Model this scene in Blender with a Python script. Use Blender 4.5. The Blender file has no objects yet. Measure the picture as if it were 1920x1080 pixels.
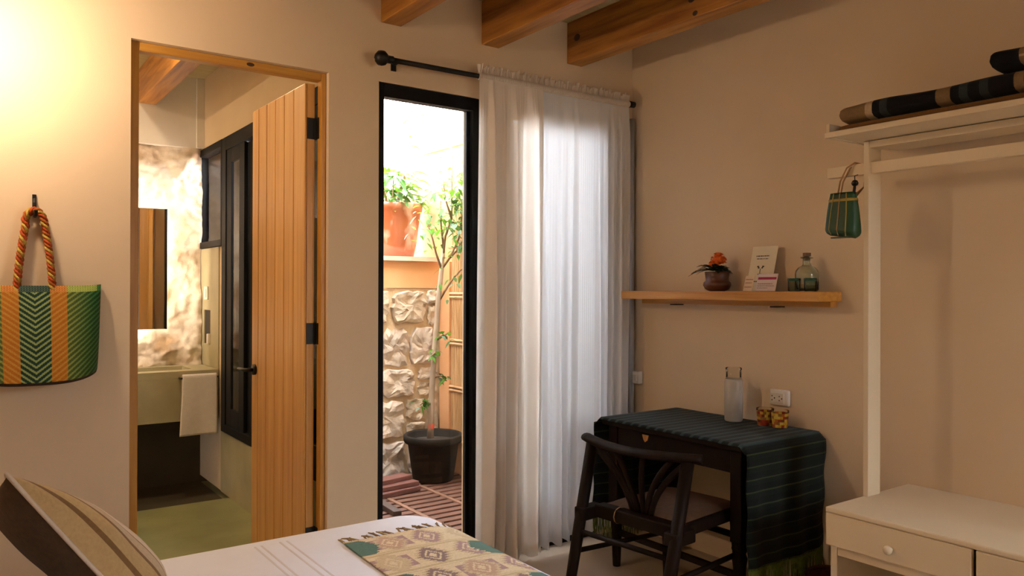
import bpy, bmesh, math, random
from mathutils import Vector, Matrix
random.seed(7)
S = bpy.context.scene
C = S.collection
PI = math.pi

# ------------------------------------------------------------------ camera
yaw, pit, rol = math.radians(35.669), math.radians(.1235), math.radians(.1928)
fwd = Vector((math.sin(yaw)*math.cos(pit), math.cos(yaw)*math.cos(pit), math.sin(pit)))
rt = Vector((math.cos(yaw), -math.sin(yaw), 0)); up = rt.cross(fwd)
r2 = rt*math.cos(rol)+up*math.sin(rol); u2 = up*math.cos(rol)-rt*math.sin(rol)
cam = bpy.data.cameras.new('camera'); cam.sensor_width = 36; cam.lens = 36*1460.8/1920
cam.clip_start = .02
co = bpy.data.objects.new('camera', cam); C.objects.link(co)
m = Matrix.Identity(4)
for i in range(3):
    m[i][0], m[i][1], m[i][2] = r2[i], u2[i], -fwd[i]
m[2][3] = 1.31
co.matrix_world = m
S.camera = co

# ------------------------------------------------------------------ sky, exposure
w = bpy.data.worlds.new('sky'); S.world = w; w.use_nodes = True
bg = w.node_tree.nodes['Background']
bg.inputs[0].default_value = (.84, .91, 1, 1); bg.inputs[1].default_value = 32.0
S.view_settings.view_transform = 'Standard'; S.view_settings.look = 'None'
S.view_settings.gamma = 1; S.view_settings.use_curve_mapping = False
S.view_settings.exposure = 0.0
LAMP = 320          # bedside bulb
LAMP_COL = (1, .76, .54)

# ------------------------------------------------------------------ materials
MATS = {}
def nodes(name):
    mt = bpy.data.materials.new(name); mt.use_nodes = True
    nt = mt.node_tree
    return mt, nt, nt.nodes['Principled BSDF']
def M(name, c, r=.6, c2=None, var=.15, scale=6, stretch=(1, 1, 1), detail=5, bump=0, bscale=60, metal=0, spec=.5,
      sharp=(.3, .7), attr=False, coat=0, sheen=0, dist=0):
    mt, nt, b = nodes(name)
    N, L = nt.nodes.new, nt.links.new
    tc = N('ShaderNodeTexCoord'); mp = N('ShaderNodeMapping'); mp.inputs['Scale'].default_value = stretch
    L(tc.outputs['Object'], mp.inputs[0])
    nz = N('ShaderNodeTexNoise'); nz.inputs['Scale'].default_value = scale; nz.inputs['Detail'].default_value = detail
    nz.inputs['Distortion'].default_value = dist
    L(mp.outputs[0], nz.inputs['Vector'])
    rp = N('ShaderNodeMapRange'); rp.inputs[1].default_value, rp.inputs[2].default_value = sharp
    L(nz.outputs[0], rp.inputs[0])
    mx = N('ShaderNodeMix'); mx.data_type = 'RGBA'
    L(rp.outputs[0], mx.inputs[0])
    if c2 is None: c2 = tuple(x*(1-var) for x in c)
    if attr:
        at = N('ShaderNodeAttribute'); at.attribute_name = 'Col'
        mx.blend_type = 'MULTIPLY'; mx.inputs[6].default_value = (1, 1, 1, 1)
        L(at.outputs[0], mx.inputs[6]); mx.inputs[7].default_value = (1-var, 1-var, 1-var, 1)
    else:
        mx.inputs[6].default_value = (*c, 1); mx.inputs[7].default_value = (*c2, 1)
    L(mx.outputs[2], b.inputs['Base Color'])
    b.inputs['Roughness'].default_value = r; b.inputs['Metallic'].default_value = metal
    b.inputs['Specular IOR Level'].default_value = spec
    b.inputs['Coat Weight'].default_value = coat
    b.inputs['Sheen Weight'].default_value = sheen
    if bump:
        n2 = N('ShaderNodeTexNoise'); n2.inputs['Scale'].default_value = bscale; n2.inputs['Detail'].default_value = 4
        L(mp.outputs[0], n2.inputs['Vector'])
        bp = N('ShaderNodeBump'); bp.inputs['Strength'].default_value = bump; bp.inputs['Distance'].default_value = .01
        L(n2.outputs[0], bp.inputs['Height']); L(bp.outputs[0], b.inputs['Normal'])
    MATS[name] = mt
    return mt
def M_emit(name, c, s):
    mt, nt, b = nodes(name)
    b.inputs['Base Color'].default_value = (*c, 1)
    b.inputs['Emission Color'].default_value = (*c, 1); b.inputs['Emission Strength'].default_value = s
    MATS[name] = mt; return mt
def M_pane(name, tint=(1, 1, 1), rough=.0, fac=.06, fmax=None):
    mt, nt, b = nodes(name); N, L = nt.nodes.new, nt.links.new
    nt.nodes.remove(b); out = nt.nodes['Material Output']
    t = N('ShaderNodeBsdfTransparent'); t.inputs[0].default_value = (*tint, 1)
    g = N('ShaderNodeBsdfGlossy'); g.inputs['Roughness'].default_value = rough
    fr = N('ShaderNodeFresnel'); fr.inputs[0].default_value = 1.28
    mx = N('ShaderNodeMixShader'); L(fr.outputs[0], mx.inputs[0]); L(t.outputs[0], mx.inputs[1]); L(g.outputs[0], mx.inputs[2])
    L(mx.outputs[0], out.inputs[0]); MATS[name] = mt; return mt
def M_glass(name, c, rough=0, ior=1.45, trans=1, alpha=1):
    mt, nt, b = nodes(name)
    b.inputs['Base Color'].default_value = (*c, 1); b.inputs['Roughness'].default_value = rough
    b.inputs['IOR'].default_value = ior; b.inputs['Transmission Weight'].default_value = trans
    MATS[name] = mt; return mt
def M_sheer(name, c, tl=.5, tr=.2):
    mt, nt, b = nodes(name); N, L = nt.nodes.new, nt.links.new
    nt.nodes.remove(b); out = nt.nodes['Material Output']
    d = N('ShaderNodeBsdfDiffuse'); d.inputs[0].default_value = (*c, 1)
    t = N('ShaderNodeBsdfTranslucent'); t.inputs[0].default_value = (*c, 1)
    x = N('ShaderNodeBsdfTransparent')
    tc = N('ShaderNodeTexCoord'); mp = N('ShaderNodeMapping'); mp.inputs['Scale'].default_value = (420, 420, 90)
    nz = N('ShaderNodeTexNoise'); nz.inputs['Scale'].default_value = 1; L(tc.outputs['Object'], mp.inputs[0]); L(mp.outputs[0], nz.inputs['Vector'])
    rp = N('ShaderNodeMapRange'); rp.inputs[1].default_value = .3; rp.inputs[2].default_value = .7
    rp.inputs[3].default_value = tr*.7; rp.inputs[4].default_value = tr*1.3; L(nz.outputs[0], rp.inputs[0])
    m1 = N('ShaderNodeMixShader'); m1.inputs[0].default_value = tl
    L(d.outputs[0], m1.inputs[1]); L(t.outputs[0], m1.inputs[2])
    m2 = N('ShaderNodeMixShader'); L(rp.outputs[0], m2.inputs[0]); L(m1.outputs[0], m2.inputs[1]); L(x.outputs[0], m2.inputs[2])
    L(m2.outputs[0], out.inputs[0]); MATS[name] = mt; return mt

M('plaster', (.75, .59, .405), .85, (.71, .55, .37), scale=2.2, bump=.12, bscale=14, spec=.2)
M('bath_plaster', (.74, .60, .42), .8, (.68, .54, .37), scale=3, bump=.1, bscale=16, spec=.2)
M('bath_white', (.85, .82, .76), .7, (.78, .74, .67), scale=4, bump=.1, bscale=16, spec=.2)
M('floor_cement', (.46, .36, .26), .35, (.38, .29, .2), scale=2.5, bump=.03, bscale=30)
M('bath_floor', (.30, .30, .15), .35, (.19, .195, .09), scale=3.5, bump=.03, bscale=30)
M('under_vanity_dark', (.075, .058, .035), .7, (.05, .038, .022), scale=4)  # dark tone puts the shade under the vanity into the wall colour
M('concrete', (.44, .39, .24), .5, (.32, .285, .17), scale=4, bump=.08, bscale=30)
M('beam_wood', (.46, .195, .028), .5, (.24, .08, .01), scale=5, stretch=(6, .5, 6), sharp=(.35, .7), bump=.1, bscale=30, dist=.6)
M('ceiling_wood', (.50, .40, .2), .6, (.40, .31, .15), scale=5, stretch=(.6, 8, 6))
M('door_wood', (.60, .315, .075), .38, (.45, .205, .04), scale=4, stretch=(9, 9, .45), sharp=(.3, .72), bump=.05, bscale=30, dist=.4)
M('frame_wood', (.55, .28, .045), .4, (.40, .17, .02), scale=4, stretch=(7, 7, .5), dist=.5)
M('frame_wood_x', (.55, .28, .045), .4, (.40, .17, .02), scale=4, stretch=(.5, 7, 7), dist=.5)
M('shelf_wood', (.62, .30, .06), .4, (.46, .195, .03), scale=5, stretch=(7, .45, 9), dist=.4)
M('dark_wood', (.012, .005, .0025), .6, (.006, .003, .0015), spec=.12, scale=5, stretch=(5, 5, 1))
M('seat_tan', (.10, .045, .02), .7, (.07, .03, .013), scale=30, bump=.2, bscale=160)
M('knot', (.05, .018, .006), .6)
M('black_steel', (.005, .005, .006), .6, (.008, .008, .009), spec=.15)
M('iron', (.012, .011, .010), .45, metal=.4)
M('brass_dark', (.10, .07, .04), .4, metal=.8)
M('cream_paint', (.78, .65, .46), .5, (.74, .61, .425), scale=3, bump=.03, bscale=30, spec=.35)
M('white_plastic', (.80, .74, .66), .35)
M('grey_pipe', (.42, .42, .43), .45)
M('slot', (.02, .015, .01), .7)
M('bed_linen', (.78, .83, 1.0), .85, (.75, .80, .97), scale=10, bump=.25, bscale=9, sheen=.1)
M('linen_line', (.70, .71, .82), .9)
M('pattern', (1, 1, 1), .85, var=.22, scale=240, attr=True, bump=.25, bscale=420, spec=.2)
M('pattern_soft', (1, 1, 1), .9, var=.15, scale=140, attr=True, bump=.2, bscale=300, spec=.15, sheen=.05)
M('plastic_weave', (1, 1, 1), .6, spec=.2, var=.2, scale=300, attr=True, bump=.5, bscale=240)
M('cushion_brown', (.075, .038, .016), .9, (.05, .025, .01), scale=90, bump=.2, bscale=300)
M('pillow_linen', (.72, .60, .48), .9, (.66, .55, .43), scale=20, bump=.2, bscale=200)
M('tassel', (.42, .32, .14), .9, (.22, .15, .07), scale=40)
M('tassel_dark', (.30, .21, .13), .9, (.18, .12, .07), scale=40)
M('fringe_green', (.13, .17, .02), .9, (.07, .10, .012), scale=60)
M('towel', (.80, .74, .70), .95, (.74, .68, .64), scale=30, bump=.5, bscale=220, sheen=.2)
M('orange_wall', (.74, .40, .20), .85, (.62, .31, .13), scale=2.6, bump=.2, bscale=16, spec=.2)
M('pale_wall', (.86, .74, .58), .9, (.8, .64, .45), scale=2, bump=.2, bscale=16, spec=.2)
M('mortar', (.66, .50, .33), .95, (.52, .36, .20), scale=9, bump=.6, bscale=40, spec=.1)
for k, cc in enumerate([(.70, .57, .44), (.60, .47, .33), (.76, .64, .52), (.66, .53, .41)]):
    M('stone%d' % k, cc, .9, tuple(x*.60 for x in cc), scale=11, sharp=(.35, .68), bump=.8, bscale=24, spec=.2)
M('rock', (.80, .71, .60), .9, (.36, .24, .14), scale=3.6, sharp=(.44, .68), detail=10, bump=.9, bscale=20, spec=.2)
M('bamboo', (.68, .42, .20), .7, (.45, .24, .09), scale=6, stretch=(9, 9, .7))
M('bamboo_band', (.72, .46, .24), .7, (.5, .28, .12), scale=8)
M('deck', (.17, .078, .050), .4, (.085, .036, .024), scale=6, stretch=(.8, 7, 7))
M('deck_beam', (.24, .115, .065), .5, (.14, .07, .04), scale=6, stretch=(7, .8, 7))
M('plank_red', (.17, .062, .045), .5, (.10, .036, .026), scale=6, stretch=(1, 7, 7))
M('plank_dark', (.06, .035, .025), .6)
M('patio_dark', (.06, .05, .04), .9)
M('terracotta', (.25, .065, .018), .4, (.46, .27, .19), scale=7, stretch=(1, 1, .6), sharp=(.54, .64), coat=.6, detail=3)  # pale patches stand in for sky highlights on the glaze
M('terracotta_pale', (.80, .56, .42), .45, (.64, .36, .22), scale=4)
M('black_pot', (.026, .018, .011), .8, (.012, .009, .006), spec=.2, scale=8, bump=.2, bscale=40)
M('soil', (.07, .045, .028), .95, (.03, .02, .012), scale=30, bump=.8, bscale=60)
M('bark', (.42, .31, .22), .9, (.27, .19, .13), scale=10, stretch=(1, 1, .3), bump=.5, bscale=60)
M('twig', (.24, .14, .07), .8)
def M_leaf(name, c):
    M(name, c, .45, tuple(x*.65 for x in c), scale=20)
    nt = MATS[name].node_tree; b = nt.nodes['Principled BSDF']; out = nt.nodes['Material Output']
    t = nt.nodes.new('ShaderNodeBsdfTranslucent'); t.inputs[0].default_value = (c[0]*1.6, c[1]*1.5, c[2], 1)
    mx = nt.nodes.new('ShaderNodeMixShader'); mx.inputs[0].default_value = .45
    nt.links.new(b.outputs[0], mx.inputs[1]); nt.links.new(t.outputs[0], mx.inputs[2]); nt.links.new(mx.outputs[0], out.inputs[0])
M_leaf('leaf_bright', (.09, .23, .025)); M_leaf('leaf_mid', (.055, .14, .03)); M_leaf('leaf_grey', (.15, .25, .17))
M('leaf_dark', (.018, .042, .016), .5, (.010, .022, .010), scale=20)
M('marigold', (.85, .17, .012), .8, (.65, .09, .005), scale=60)
M('red_tape', (.85, .12, .06), .6)
M('clay_dark', (.13, .045, .022), .35, (.08, .028, .015), scale=12)
M('paper_cream', (.80, .70, .50), .8, var=.03)
M('paper_pink', (.74, .62, .60), .8, var=.03)
M('paper_tan', (.74, .56, .38), .8, var=.04)
M('ink', (.06, .05, .045), .8)
M('ink_magenta', (.38, .03, .09), .8)
M('ink_brown', (.40, .2, .12), .8)
M('cork', (.24, .13, .06), .9, (.14, .075, .035), scale=60)
M('bag_green', (.009, .068, .022), .5, (.005, .04, .013), scale=8, stretch=(8, 8, .6))
M('bag_green_dark', (.008, .035, .02), .4)
M('bag_yellow', (.35, .26, .04), .45)
M('cord_tan', (.38, .20, .07), .6)
M('red_box', (.085, .02, .012), .7, (.045, .012, .008), scale=40, bump=.3, bscale=90)
M('mirror', (.86, .86, .85), .02, var=0, metal=1)
M('chrome', (.5, .5, .5), .2, metal=1)
M_emit('bulb', LAMP_COL, LAMP)
M_emit('bulb_fill', LAMP_COL, LAMP*.2)  # dim fill bulb, added to soften shadows on the right wall
M_emit('led', (1, .82, .62), 75)
M_emit('spot', (1, .76, .46), 800)
M_pane('pane')
M_glass('glass_teal', (.80, .89, .86), .02)
M_pane('pane_teal', (.70, .80, .77))
M_glass('glass_clear', (.95, .95, .93), .02)
M_glass('glass_frost', (.96, .95, .93), .5, trans=.55)
M_pane('pane_clear', (.93, .92, .90))
M_glass('glass_green_rim', (.01, .10, .06), .1, trans=.3)
M_sheer('sheer', (.84, .86, .90), .18, .02)
M_sheer('sheer_dense', (.93, .86, .78), .27, .01)

# ------------------------------------------------------------------ helpers
OFF = {}
def bx(bm, x0, y0, z0, x1, y1, z1):
    v = [bm.verts.new(p) for p in ((x0, y0, z0), (x1, y0, z0), (x1, y1, z0), (x0, y1, z0), (x0, y0, z1), (x1, y0, z1), (x1, y1, z1), (x0, y1, z1))]
    for f in ((3, 2, 1, 0), (4, 5, 6, 7), (0, 1, 5, 4), (1, 2, 6, 5), (2, 3, 7, 6), (3, 0, 4, 7)):
        bm.faces.new([v[i] for i in f])
    return v
def boxes(*bs):
    bm = bmesh.new()
    for b in bs: bx(bm, *b)
    return bm
def frame_at(d):
    d = d.normalized(); a = Vector((0, 0, 1)) if abs(d.z) < .9 else Vector((1, 0, 0))
    s = d.cross(a).normalized(); return s, s.cross(d)
def tube(bm, pts, rad, seg=8, cap=True, flat=1.0):
    pts = [Vector(p) for p in pts]; n = len(pts)
    if not hasattr(rad, '__len__'): rad = [rad]*n
    rings = []; s = t = None
    for i, p in enumerate(pts):
        d = pts[min(i+1, n-1)]-pts[max(i-1, 0)]
        if s is None: s, t = frame_at(d)
        else:
            dn = d.normalized(); s = (s-dn*s.dot(dn)).normalized(); t = s.cross(dn)
        rings.append([bm.verts.new(p+(s*math.cos(a)+t*math.sin(a)*flat)*rad[i]) for a in [2*PI*k/seg for k in range(seg)]])
    for a, b in zip(rings, rings[1:]):
        for k in range(seg):
            bm.faces.new((a[k], a[(k+1) % seg], b[(k+1) % seg], b[k]))
    if cap:
        bm.faces.new(rings[0][::-1]); bm.faces.new(rings[-1])
    return rings
def lathe(bm, prof, c=(0, 0, 0), seg=24, cap=True):
    rings = []
    for r, z in prof:
        rings.append([bm.verts.new((c[0]+r*math.cos(2*PI*k/seg), c[1]+r*math.sin(2*PI*k/seg), c[2]+z)) for k in range(seg)])
    for a, b in zip(rings, rings[1:]):
        for k in range(seg):
            bm.faces.new((a[k], a[(k+1) % seg], b[(k+1) % seg], b[k]))
    if cap:
        if prof[0][0] > 1e-5: bm.faces.new(rings[0][::-1])
        if prof[-1][0] > 1e-5: bm.faces.new(rings[-1])
def new(f, *a, **k):
    bm = bmesh.new(); f(bm, *a, **k); return bm
def grid(nu, nv, fn, col=None, closed=False):
    bm = bmesh.new()
    V = [[bm.verts.new(fn(i/nu, j/nv)) for j in range(nv+1)] for i in range(nu+1)]
    lay = bm.loops.layers.float_color.new('Col') if col else None
    for i in range(nu):
        for j in range(nv):
            f = bm.faces.new((V[i][j], V[i+1][j], V[i+1][j+1], V[i][j+1]))
            if col:
                c = col((i+.5)/nu, (j+.5)/nv)
                for l in f.loops: l[lay] = (*c, 1)
    return bm
def obj(name, bm, mat, parent=None, smooth=False, bevel=0, base=None, solid=0, sub=0, offset=-1):
    bmesh.ops.recalc_face_normals(bm, faces=bm.faces) if not solid else None
    if parent is None:
        xs = [v.co.x for v in bm.verts]; ys = [v.co.y for v in bm.verts]; zs = [v.co.z for v in bm.verts]
        off = Vector(base) if base else Vector(((min(xs)+max(xs))/2, (min(ys)+max(ys))/2, min(zs)))
    else: off = OFF[parent.name]
    for v in bm.verts: v.co -= off
    me = bpy.data.meshes.new(name); bm.to_mesh(me); bm.free()
    if smooth:
        for p in me.polygons: p.use_smooth = True
    me.materials.append(MATS[mat])
    o = bpy.data.objects.new(name, me); C.objects.link(o)
    if parent is None: o.location = off
    else: o.parent = parent
    OFF[o.name] = off
    if solid:
        md = o.modifiers.new('solid', 'SOLIDIFY'); md.thickness = solid; md.offset = offset
    if sub:
        md = o.modifiers.new('sub', 'SUBSURF'); md.levels = sub; md.render_levels = sub
    if bevel:
        md = o.modifiers.new('bevel', 'BEVEL'); md.width = bevel; md.segments = 2; md.limit_method = 'ANGLE'
    return o
def thing(name, label, cat, loc, group=None):
    o = bpy.data.objects.new(name, None); C.objects.link(o); o.location = loc; o.empty_display_size = .05
    o['label'] = label; o['category'] = cat
    if group: o['group'] = group
    OFF[o.name] = Vector(loc)
    return o
def tag(o, label, cat, group=None):
    o['label'] = label; o['category'] = cat
    if group: o['group'] = group
    return o
def struct(name, bm, mat, label=None, **k):
    o = obj(name, bm, mat, **k); o['kind'] = 'structure'
    if label: o['label'] = label
    return o
def sgrp(name, loc, label=None):
    o = bpy.data.objects.new(name, None); C.objects.link(o); o.location = loc; o['kind'] = 'structure'
    o.empty_display_size = .05
    if label: o['label'] = label
    OFF[o.name] = Vector(loc); return o
def vnoise(x, y, s=0):
    from mathutils import noise
    return noise.noise(Vector((x, y, s*7.31)))

# ------------------------------------------------------------------ room shell
D, W = 3.12, 3.055
T = .15
XL, YF = -.86, -1.7
CZ = 2.695
struct('floor', boxes((XL-.1, YF-.1, -.1, W+.1, D+T, 0)), 'floor_cement', 'warm tan polished cement bedroom floor')
# back wall with the door and two tall window openings
DX0, DX1, OZ = .525, 1.285, 2.224
A0, A1, B0, B1 = 1.517, 2.045, 2.22, 2.80
struct('wall_back', boxes((XL, D, 0, DX0, D+T, CZ), (DX0, D, OZ, DX1, D+T, CZ), (DX1, D, 0, A0, D+.07, CZ), (1.335, D+.07, 0, A0, D+T, CZ), (DX1, D+.07, OZ, 1.335, D+T, CZ), (A0, D, OZ, A1, D+T, CZ),
                          (A1, D, 0, B0, D+T, CZ), (B0, D, OZ, B1, D+T, CZ), (B1, D, 0, W+.1, D+T, CZ)), 'plaster', 'cream plaster wall with bathroom door and tall window')
struct('wall_right', boxes((W, YF, 0, W+.1, D, CZ)), 'plaster', 'cream plaster wall behind desk and clothes rack')
struct('wall_left', boxes((XL-.1, YF, 0, XL, D+T, CZ)), 'plaster')
FX0, FX1, FZ0, FZ1 = 2.0, 2.9, .85, 2.25
struct('wall_front', boxes((XL-.1, YF-.1, 0, FX0, YF, CZ), (FX1, YF-.1, 0, W+.1, YF, CZ), (FX0, YF-.1, 0, FX1, YF, FZ0), (FX0, YF-.1, FZ1, FX1, YF, CZ)), 'plaster')
g = sgrp('window_4', ((FX0+FX1)/2, YF-.05, FZ0), 'black steel window behind the viewer')
obj('window_frame', boxes((FX0, YF-.07, FZ0, FX0+.04, YF-.03, FZ1), (FX1-.04, YF-.07, FZ0, FX1, YF-.03, FZ1), (FX0+.04, YF-.07, FZ0, FX1-.04, YF-.03, FZ0+.04), (FX0+.04, YF-.07, FZ1-.04, FX1-.04, YF-.03, FZ1), (2.43, YF-.07, FZ0+.04, 2.47, YF-.03, FZ1-.04)), 'black_steel', g)
for a in (FX0+.04, 2.47): obj('pane', boxes((a, YF-.052, FZ0+.04, a+.39, YF-.047, FZ1-.04)), 'pane', g)
struct('floor_courtyard', boxes((-6, -4.8, -.15, 8, YF-.11, -.1)), 'patio_dark')
struct('wall_sky_block', boxes((-6, -4.9, -.15, 8, -4.8, 2.25)), 'stone1', 'unseen wall added to block low sky light from the rear window')  # added to cut low sky light entering the rear window
struct('ceiling', boxes((XL-.1, YF-.1, CZ, W+.1, D+T, CZ+.06)), 'ceiling_wood', 'pale boarded ceiling above the beams')
bl = ['honey-coloured wooden ceiling beam ending above the bathroom door', 'honey-coloured wooden ceiling beam ending left of the curtain rod, above its ball finial',
      'honey-coloured wooden ceiling beam ending above the left edge of the curtain', 'honey-coloured wooden ceiling beam with knots, closest to the right wall']
for k, x in enumerate((.985, 1.524, 2.054, 2.585)):
    o = thing('ceiling_beam', bl[k], 'beam', (x+.05, D, 2.483), 'ceiling beams')
    obj('timber', boxes((x, YF, 2.483, x+.10, D, CZ)), 'beam_wood', o, bevel=.004)
    if k == 3:
        for (y, z, r) in ((2.28, 2.565, .014), (2.26, 2.50, .011), (3.04, 2.60, .018)):
            b = bmesh.new(); lathe(b, [(r, 0), (r*.8, .0012), (0, .0015)], seg=14)
            for v in b.verts: v.co = Vector((x-v.co.z-.0002, y+v.co.x*1.3, z+v.co.y))
            obj('knot', b, 'knot', o)

# ------------------------------------------------------------------ bathroom door
d1 = sgrp('door_1', (.905, D+.05, 0), 'open plank bathroom door in a honey wood frame')
FY0, FY1 = D+.025, D+.125
FY1 = D+.07
obj('jamb', boxes((DX0, FY0, 0, DX0+.032, FY1, OZ)), 'frame_wood', d1, bevel=.003)
obj('jamb', boxes((DX1-.022, FY0, 0, DX1-.001, FY1, OZ)), 'frame_wood', d1, bevel=.003)
obj('head', boxes((DX0+.032, FY0, OZ-.034, DX1-.022, FY1, OZ-.001)), 'frame_wood_x', d1, bevel=.003)
b = bmesh.new(); lathe(b, [(.008, 0), (.006, .001), (0, .0013)], seg=12)
for v in b.verts: v.co = Vector((.965+v.co.x*2.0, FY0-v.co.z-.0003, 2.208+v.co.y))
obj('knot', b, 'knot', d1)
# leaf: six boards, swung open into the bathroom
hx, hy = 1.2185, 3.202; ex, ey = 1.209, 3.885
lw = math.hypot(ex-hx, ey-hy); ld = Vector(((ex-hx)/lw, (ey-hy)/lw, 0)); ln = Vector((-ld.y, ld.x, 0))
def leafbox(a, b_, z0, z1, n0, n1, bm=None):
    bm = bm or bmesh.new(); vs = bx(bm, a, n0, z0, b_, n1, z1)
    for v in vs:
        v.co = Vector((hx, hy, 0))+ld*v.co.x+ln*v.co.y+Vector((0, 0, v.co.z))
    return bm
LZ = 2.186
lf = obj('leaf', leafbox(0, lw, .012, LZ, -.037, -.004), 'door_wood', d1)
edges = [0, .13, .245, .36, .475, .59, lw]
for a, b_ in zip(edges, edges[1:]):
    obj('plank', leafbox(a+.0022*(a > 0), b_-.0022, .012, LZ, -.0035, .006), 'door_wood', lf, bevel=.004)
for z in (1.995, 1.12, .25):
    hb = boxes((1.222, 3.1985, z-.045, 1.2535, 3.2015, z+.045))
    bx(hb, 1.2600, 3.170, z-.045, 1.2628, 3.199, z+.045); tube(hb, [(1.2575, 3.200, z-.047), (1.2575, 3.200, z+.047)], .004)
    obj('hinge', hb, 'iron', d1)
hb = bmesh.new()
kp = Vector((hx, hy, 0))+ld*(lw-.055)
P = lambda a, n, z: Vector((hx, hy, 0))+ld*a+ln*n+Vector((0, 0, z))
tube(hb, [P(lw-.055, .005, .915), P(lw-.055, .018, .915)], .026, 16)
tube(hb, [P(lw-.055, .018, .915), P(lw-.055, .05, .915), P(lw-.04, .058, .915), P(lw+.03, .060, .915)], .009, 10)
obj('door_handle', hb, 'iron', lf, smooth=True)

# ------------------------------------------------------------------ tall windows
def window(name, x0, x1, label):
    g = sgrp(name, ((x0+x1)/2, D, 0), label)
    y0, y1 = D+.004, D+.055
    obj('window_frame', boxes((x0, y0, 0, x0+.028, y1, OZ-.002), (x1-.034, y0, 0, x1, y1, OZ-.002), (x0+.028, y0, OZ-.062, x1-.034, y1, OZ-.002), (x0+.028, y0, 0, x1-.034, y1, .03)), 'black_steel', g, bevel=.002)
    obj('pane', boxes((x0+.028, D+.03, .03, x1-.034, D+.035, OZ-.062)), 'pane', g)
    return g
w1 = window('window_1', A0, A1, 'tall black steel window onto the patio')
obj('sash', boxes((A1-.052, D+.036, .03, A1-.034, D+.056, OZ-.062)), 'black_steel', w1)
window('window_2', B0, B1, 'tall black steel window hidden behind the sheer curtains')

# ------------------------------------------------------------------ bathroom shell
XR, YB = 1.42, 5.74
BZ = 2.77
BYN = D+T
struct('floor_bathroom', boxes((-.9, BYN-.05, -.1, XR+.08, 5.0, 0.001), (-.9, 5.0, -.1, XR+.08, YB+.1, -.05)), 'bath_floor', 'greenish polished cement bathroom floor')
struct('wall_bathroom_left', boxes((-1.0, BYN, 0, -.9, YB+.1, BZ)), 'bath_plaster')
struct('wall_bathroom_far', boxes((-.9, YB-.06, 2.285, XR, YB+.1, BZ), (-.9, YB+.04, .78, XR+.08, YB+.1, 2.285)), 'bath_white', 'pale bathroom end wall above the raw stone')
struct('wall_bathroom_plinth', boxes((-.9, YB, -.1, XR+.08, YB+.1, .78)), 'under_vanity_dark', 'cement wall under the floating vanity, painted dark for its shade')
struct('trim_7', boxes((-.9, 5.003, -.0495, XR-.001, YB-.001, -.044)), 'under_vanity_dark', 'dark lower floor under the vanity')
struct('ceiling_bathroom', boxes((-.9, BYN, BZ, XR+.08, YB+.1, BZ+.05)), 'ceiling_wood')
struct('wall_bathroom_right', boxes((XR, BYN, 0, XR+.08, 5.21, .395), (XR, 5.21, 0, XR+.08, YB, 1.585), (XR, BYN, 2.275, XR+.08, YB, BZ), (XR, BYN, .395, XR+.08, 3.36, 2.275)), 'bath_plaster', 'plaster bathroom side wall over a steel glazed door')
struct('wall_bathroom_near', boxes((-.9, D+T, OZ+.4, XR, D+T+.004, BZ)), 'bath_plaster')
# cement facing of the low wall and of the pillar by the basin
struct('trim_1', boxes((XR-.006, 3.36, 0, XR-.0005, 5.20, .395)), 'concrete', 'low cement wall under the black glazed door')
tb = boxes((XR-.008, 5.26, .786, XR-.0005, YB-.01, .935), (XR-.008, 5.26, 1.165, XR-.0005, YB-.01, 1.585), (XR-.008, 5.26, .935, XR-.0005, 5.455, 1.165), (XR-.008, 5.615, .935, XR-.0005, YB-.01, 1.165))
struct('trim_2', tb, 'concrete', 'cement facing with a small niche beside the basin')
nb = boxes((XR-.0004, 5.455, .935, XR+.0004, 5.615, 1.165))  # thin dark sheet stands in for the shade inside the recess
struct('trim_3', nb, 'slot', 'back of the small niche, painted dark for its shade')
struct('trim_4', boxes((XR-.05, YB-.085, 2.286, XR-.001, YB-.0605, BZ-.002)), 'bath_white', 'white plaster corner post above the stone')
o = thing('bathroom_beam', 'wooden beam under the bathroom ceiling, seen through the doorway', 'beam', (1.06, YB-.06, 2.55))
obj('timber', boxes((1.0, BYN+.006, 2.55, 1.11, YB-.061, BZ)), 'beam_wood', o, bevel=.004)
# raw rock face
def rockfn(u, v):
    x = -.88+u*(XR-.012+.88); z = .785+v*1.5
    n = .5*vnoise(x*2.1, z*2.3, 1)+.34*vnoise(x*5, z*5.5, 2)+.24*vnoise(x*11, z*12, 3)+.15*vnoise(x*25, z*25, 4)+.08*vnoise(x*48, z*48, 5)
    r = abs(vnoise(x*3.1+.7, z*2.6, 6))
    return (x, YB-.045-.085*n-.035*(1-r)**4, z)
o = struct('wall_bathroom_rock', grid(190, 130, rockfn), 'rock', 'raw pale rock face behind the mirror', smooth=True)
# steel glazed door and high window in the side wall
g = sgrp('window_3', (XR+.03, 5.4, 1.6), 'small black steel bathroom window over the cement pillar')
obj('window_frame', boxes((XR-.02, 5.16, 1.587, XR+.04, 5.185, 2.273), (XR-.02, 5.70, 1.587, XR+.04, 5.722, 2.273), (XR-.02, 5.185, 1.587, XR+.04, 5.70, 1.63), (XR-.02, 5.185, 2.225, XR+.04, 5.70, 2.273)), 'black_steel', g, bevel=.002)
obj('pane', boxes((XR+.012, 5.185, 1.63, XR+.018, 5.70, 2.225)), 'pane', g)
g = sgrp('door_2', (XR+.03, 4.3, .396), 'black steel glazed door from the bathroom to the patio')
fb = boxes((XR-.018, 5.07, .397, XR+.05, 5.159, 2.273), (XR-.018, 3.362, 2.19, XR+.05, 5.07, 2.273), (XR-.018, 3.362, .397, XR+.05, 5.07, .45), (XR-.018, 3.362, .45, XR+.05, 3.42, 2.19))
obj('door_frame', fb, 'black_steel', g, bevel=.002)
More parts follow.
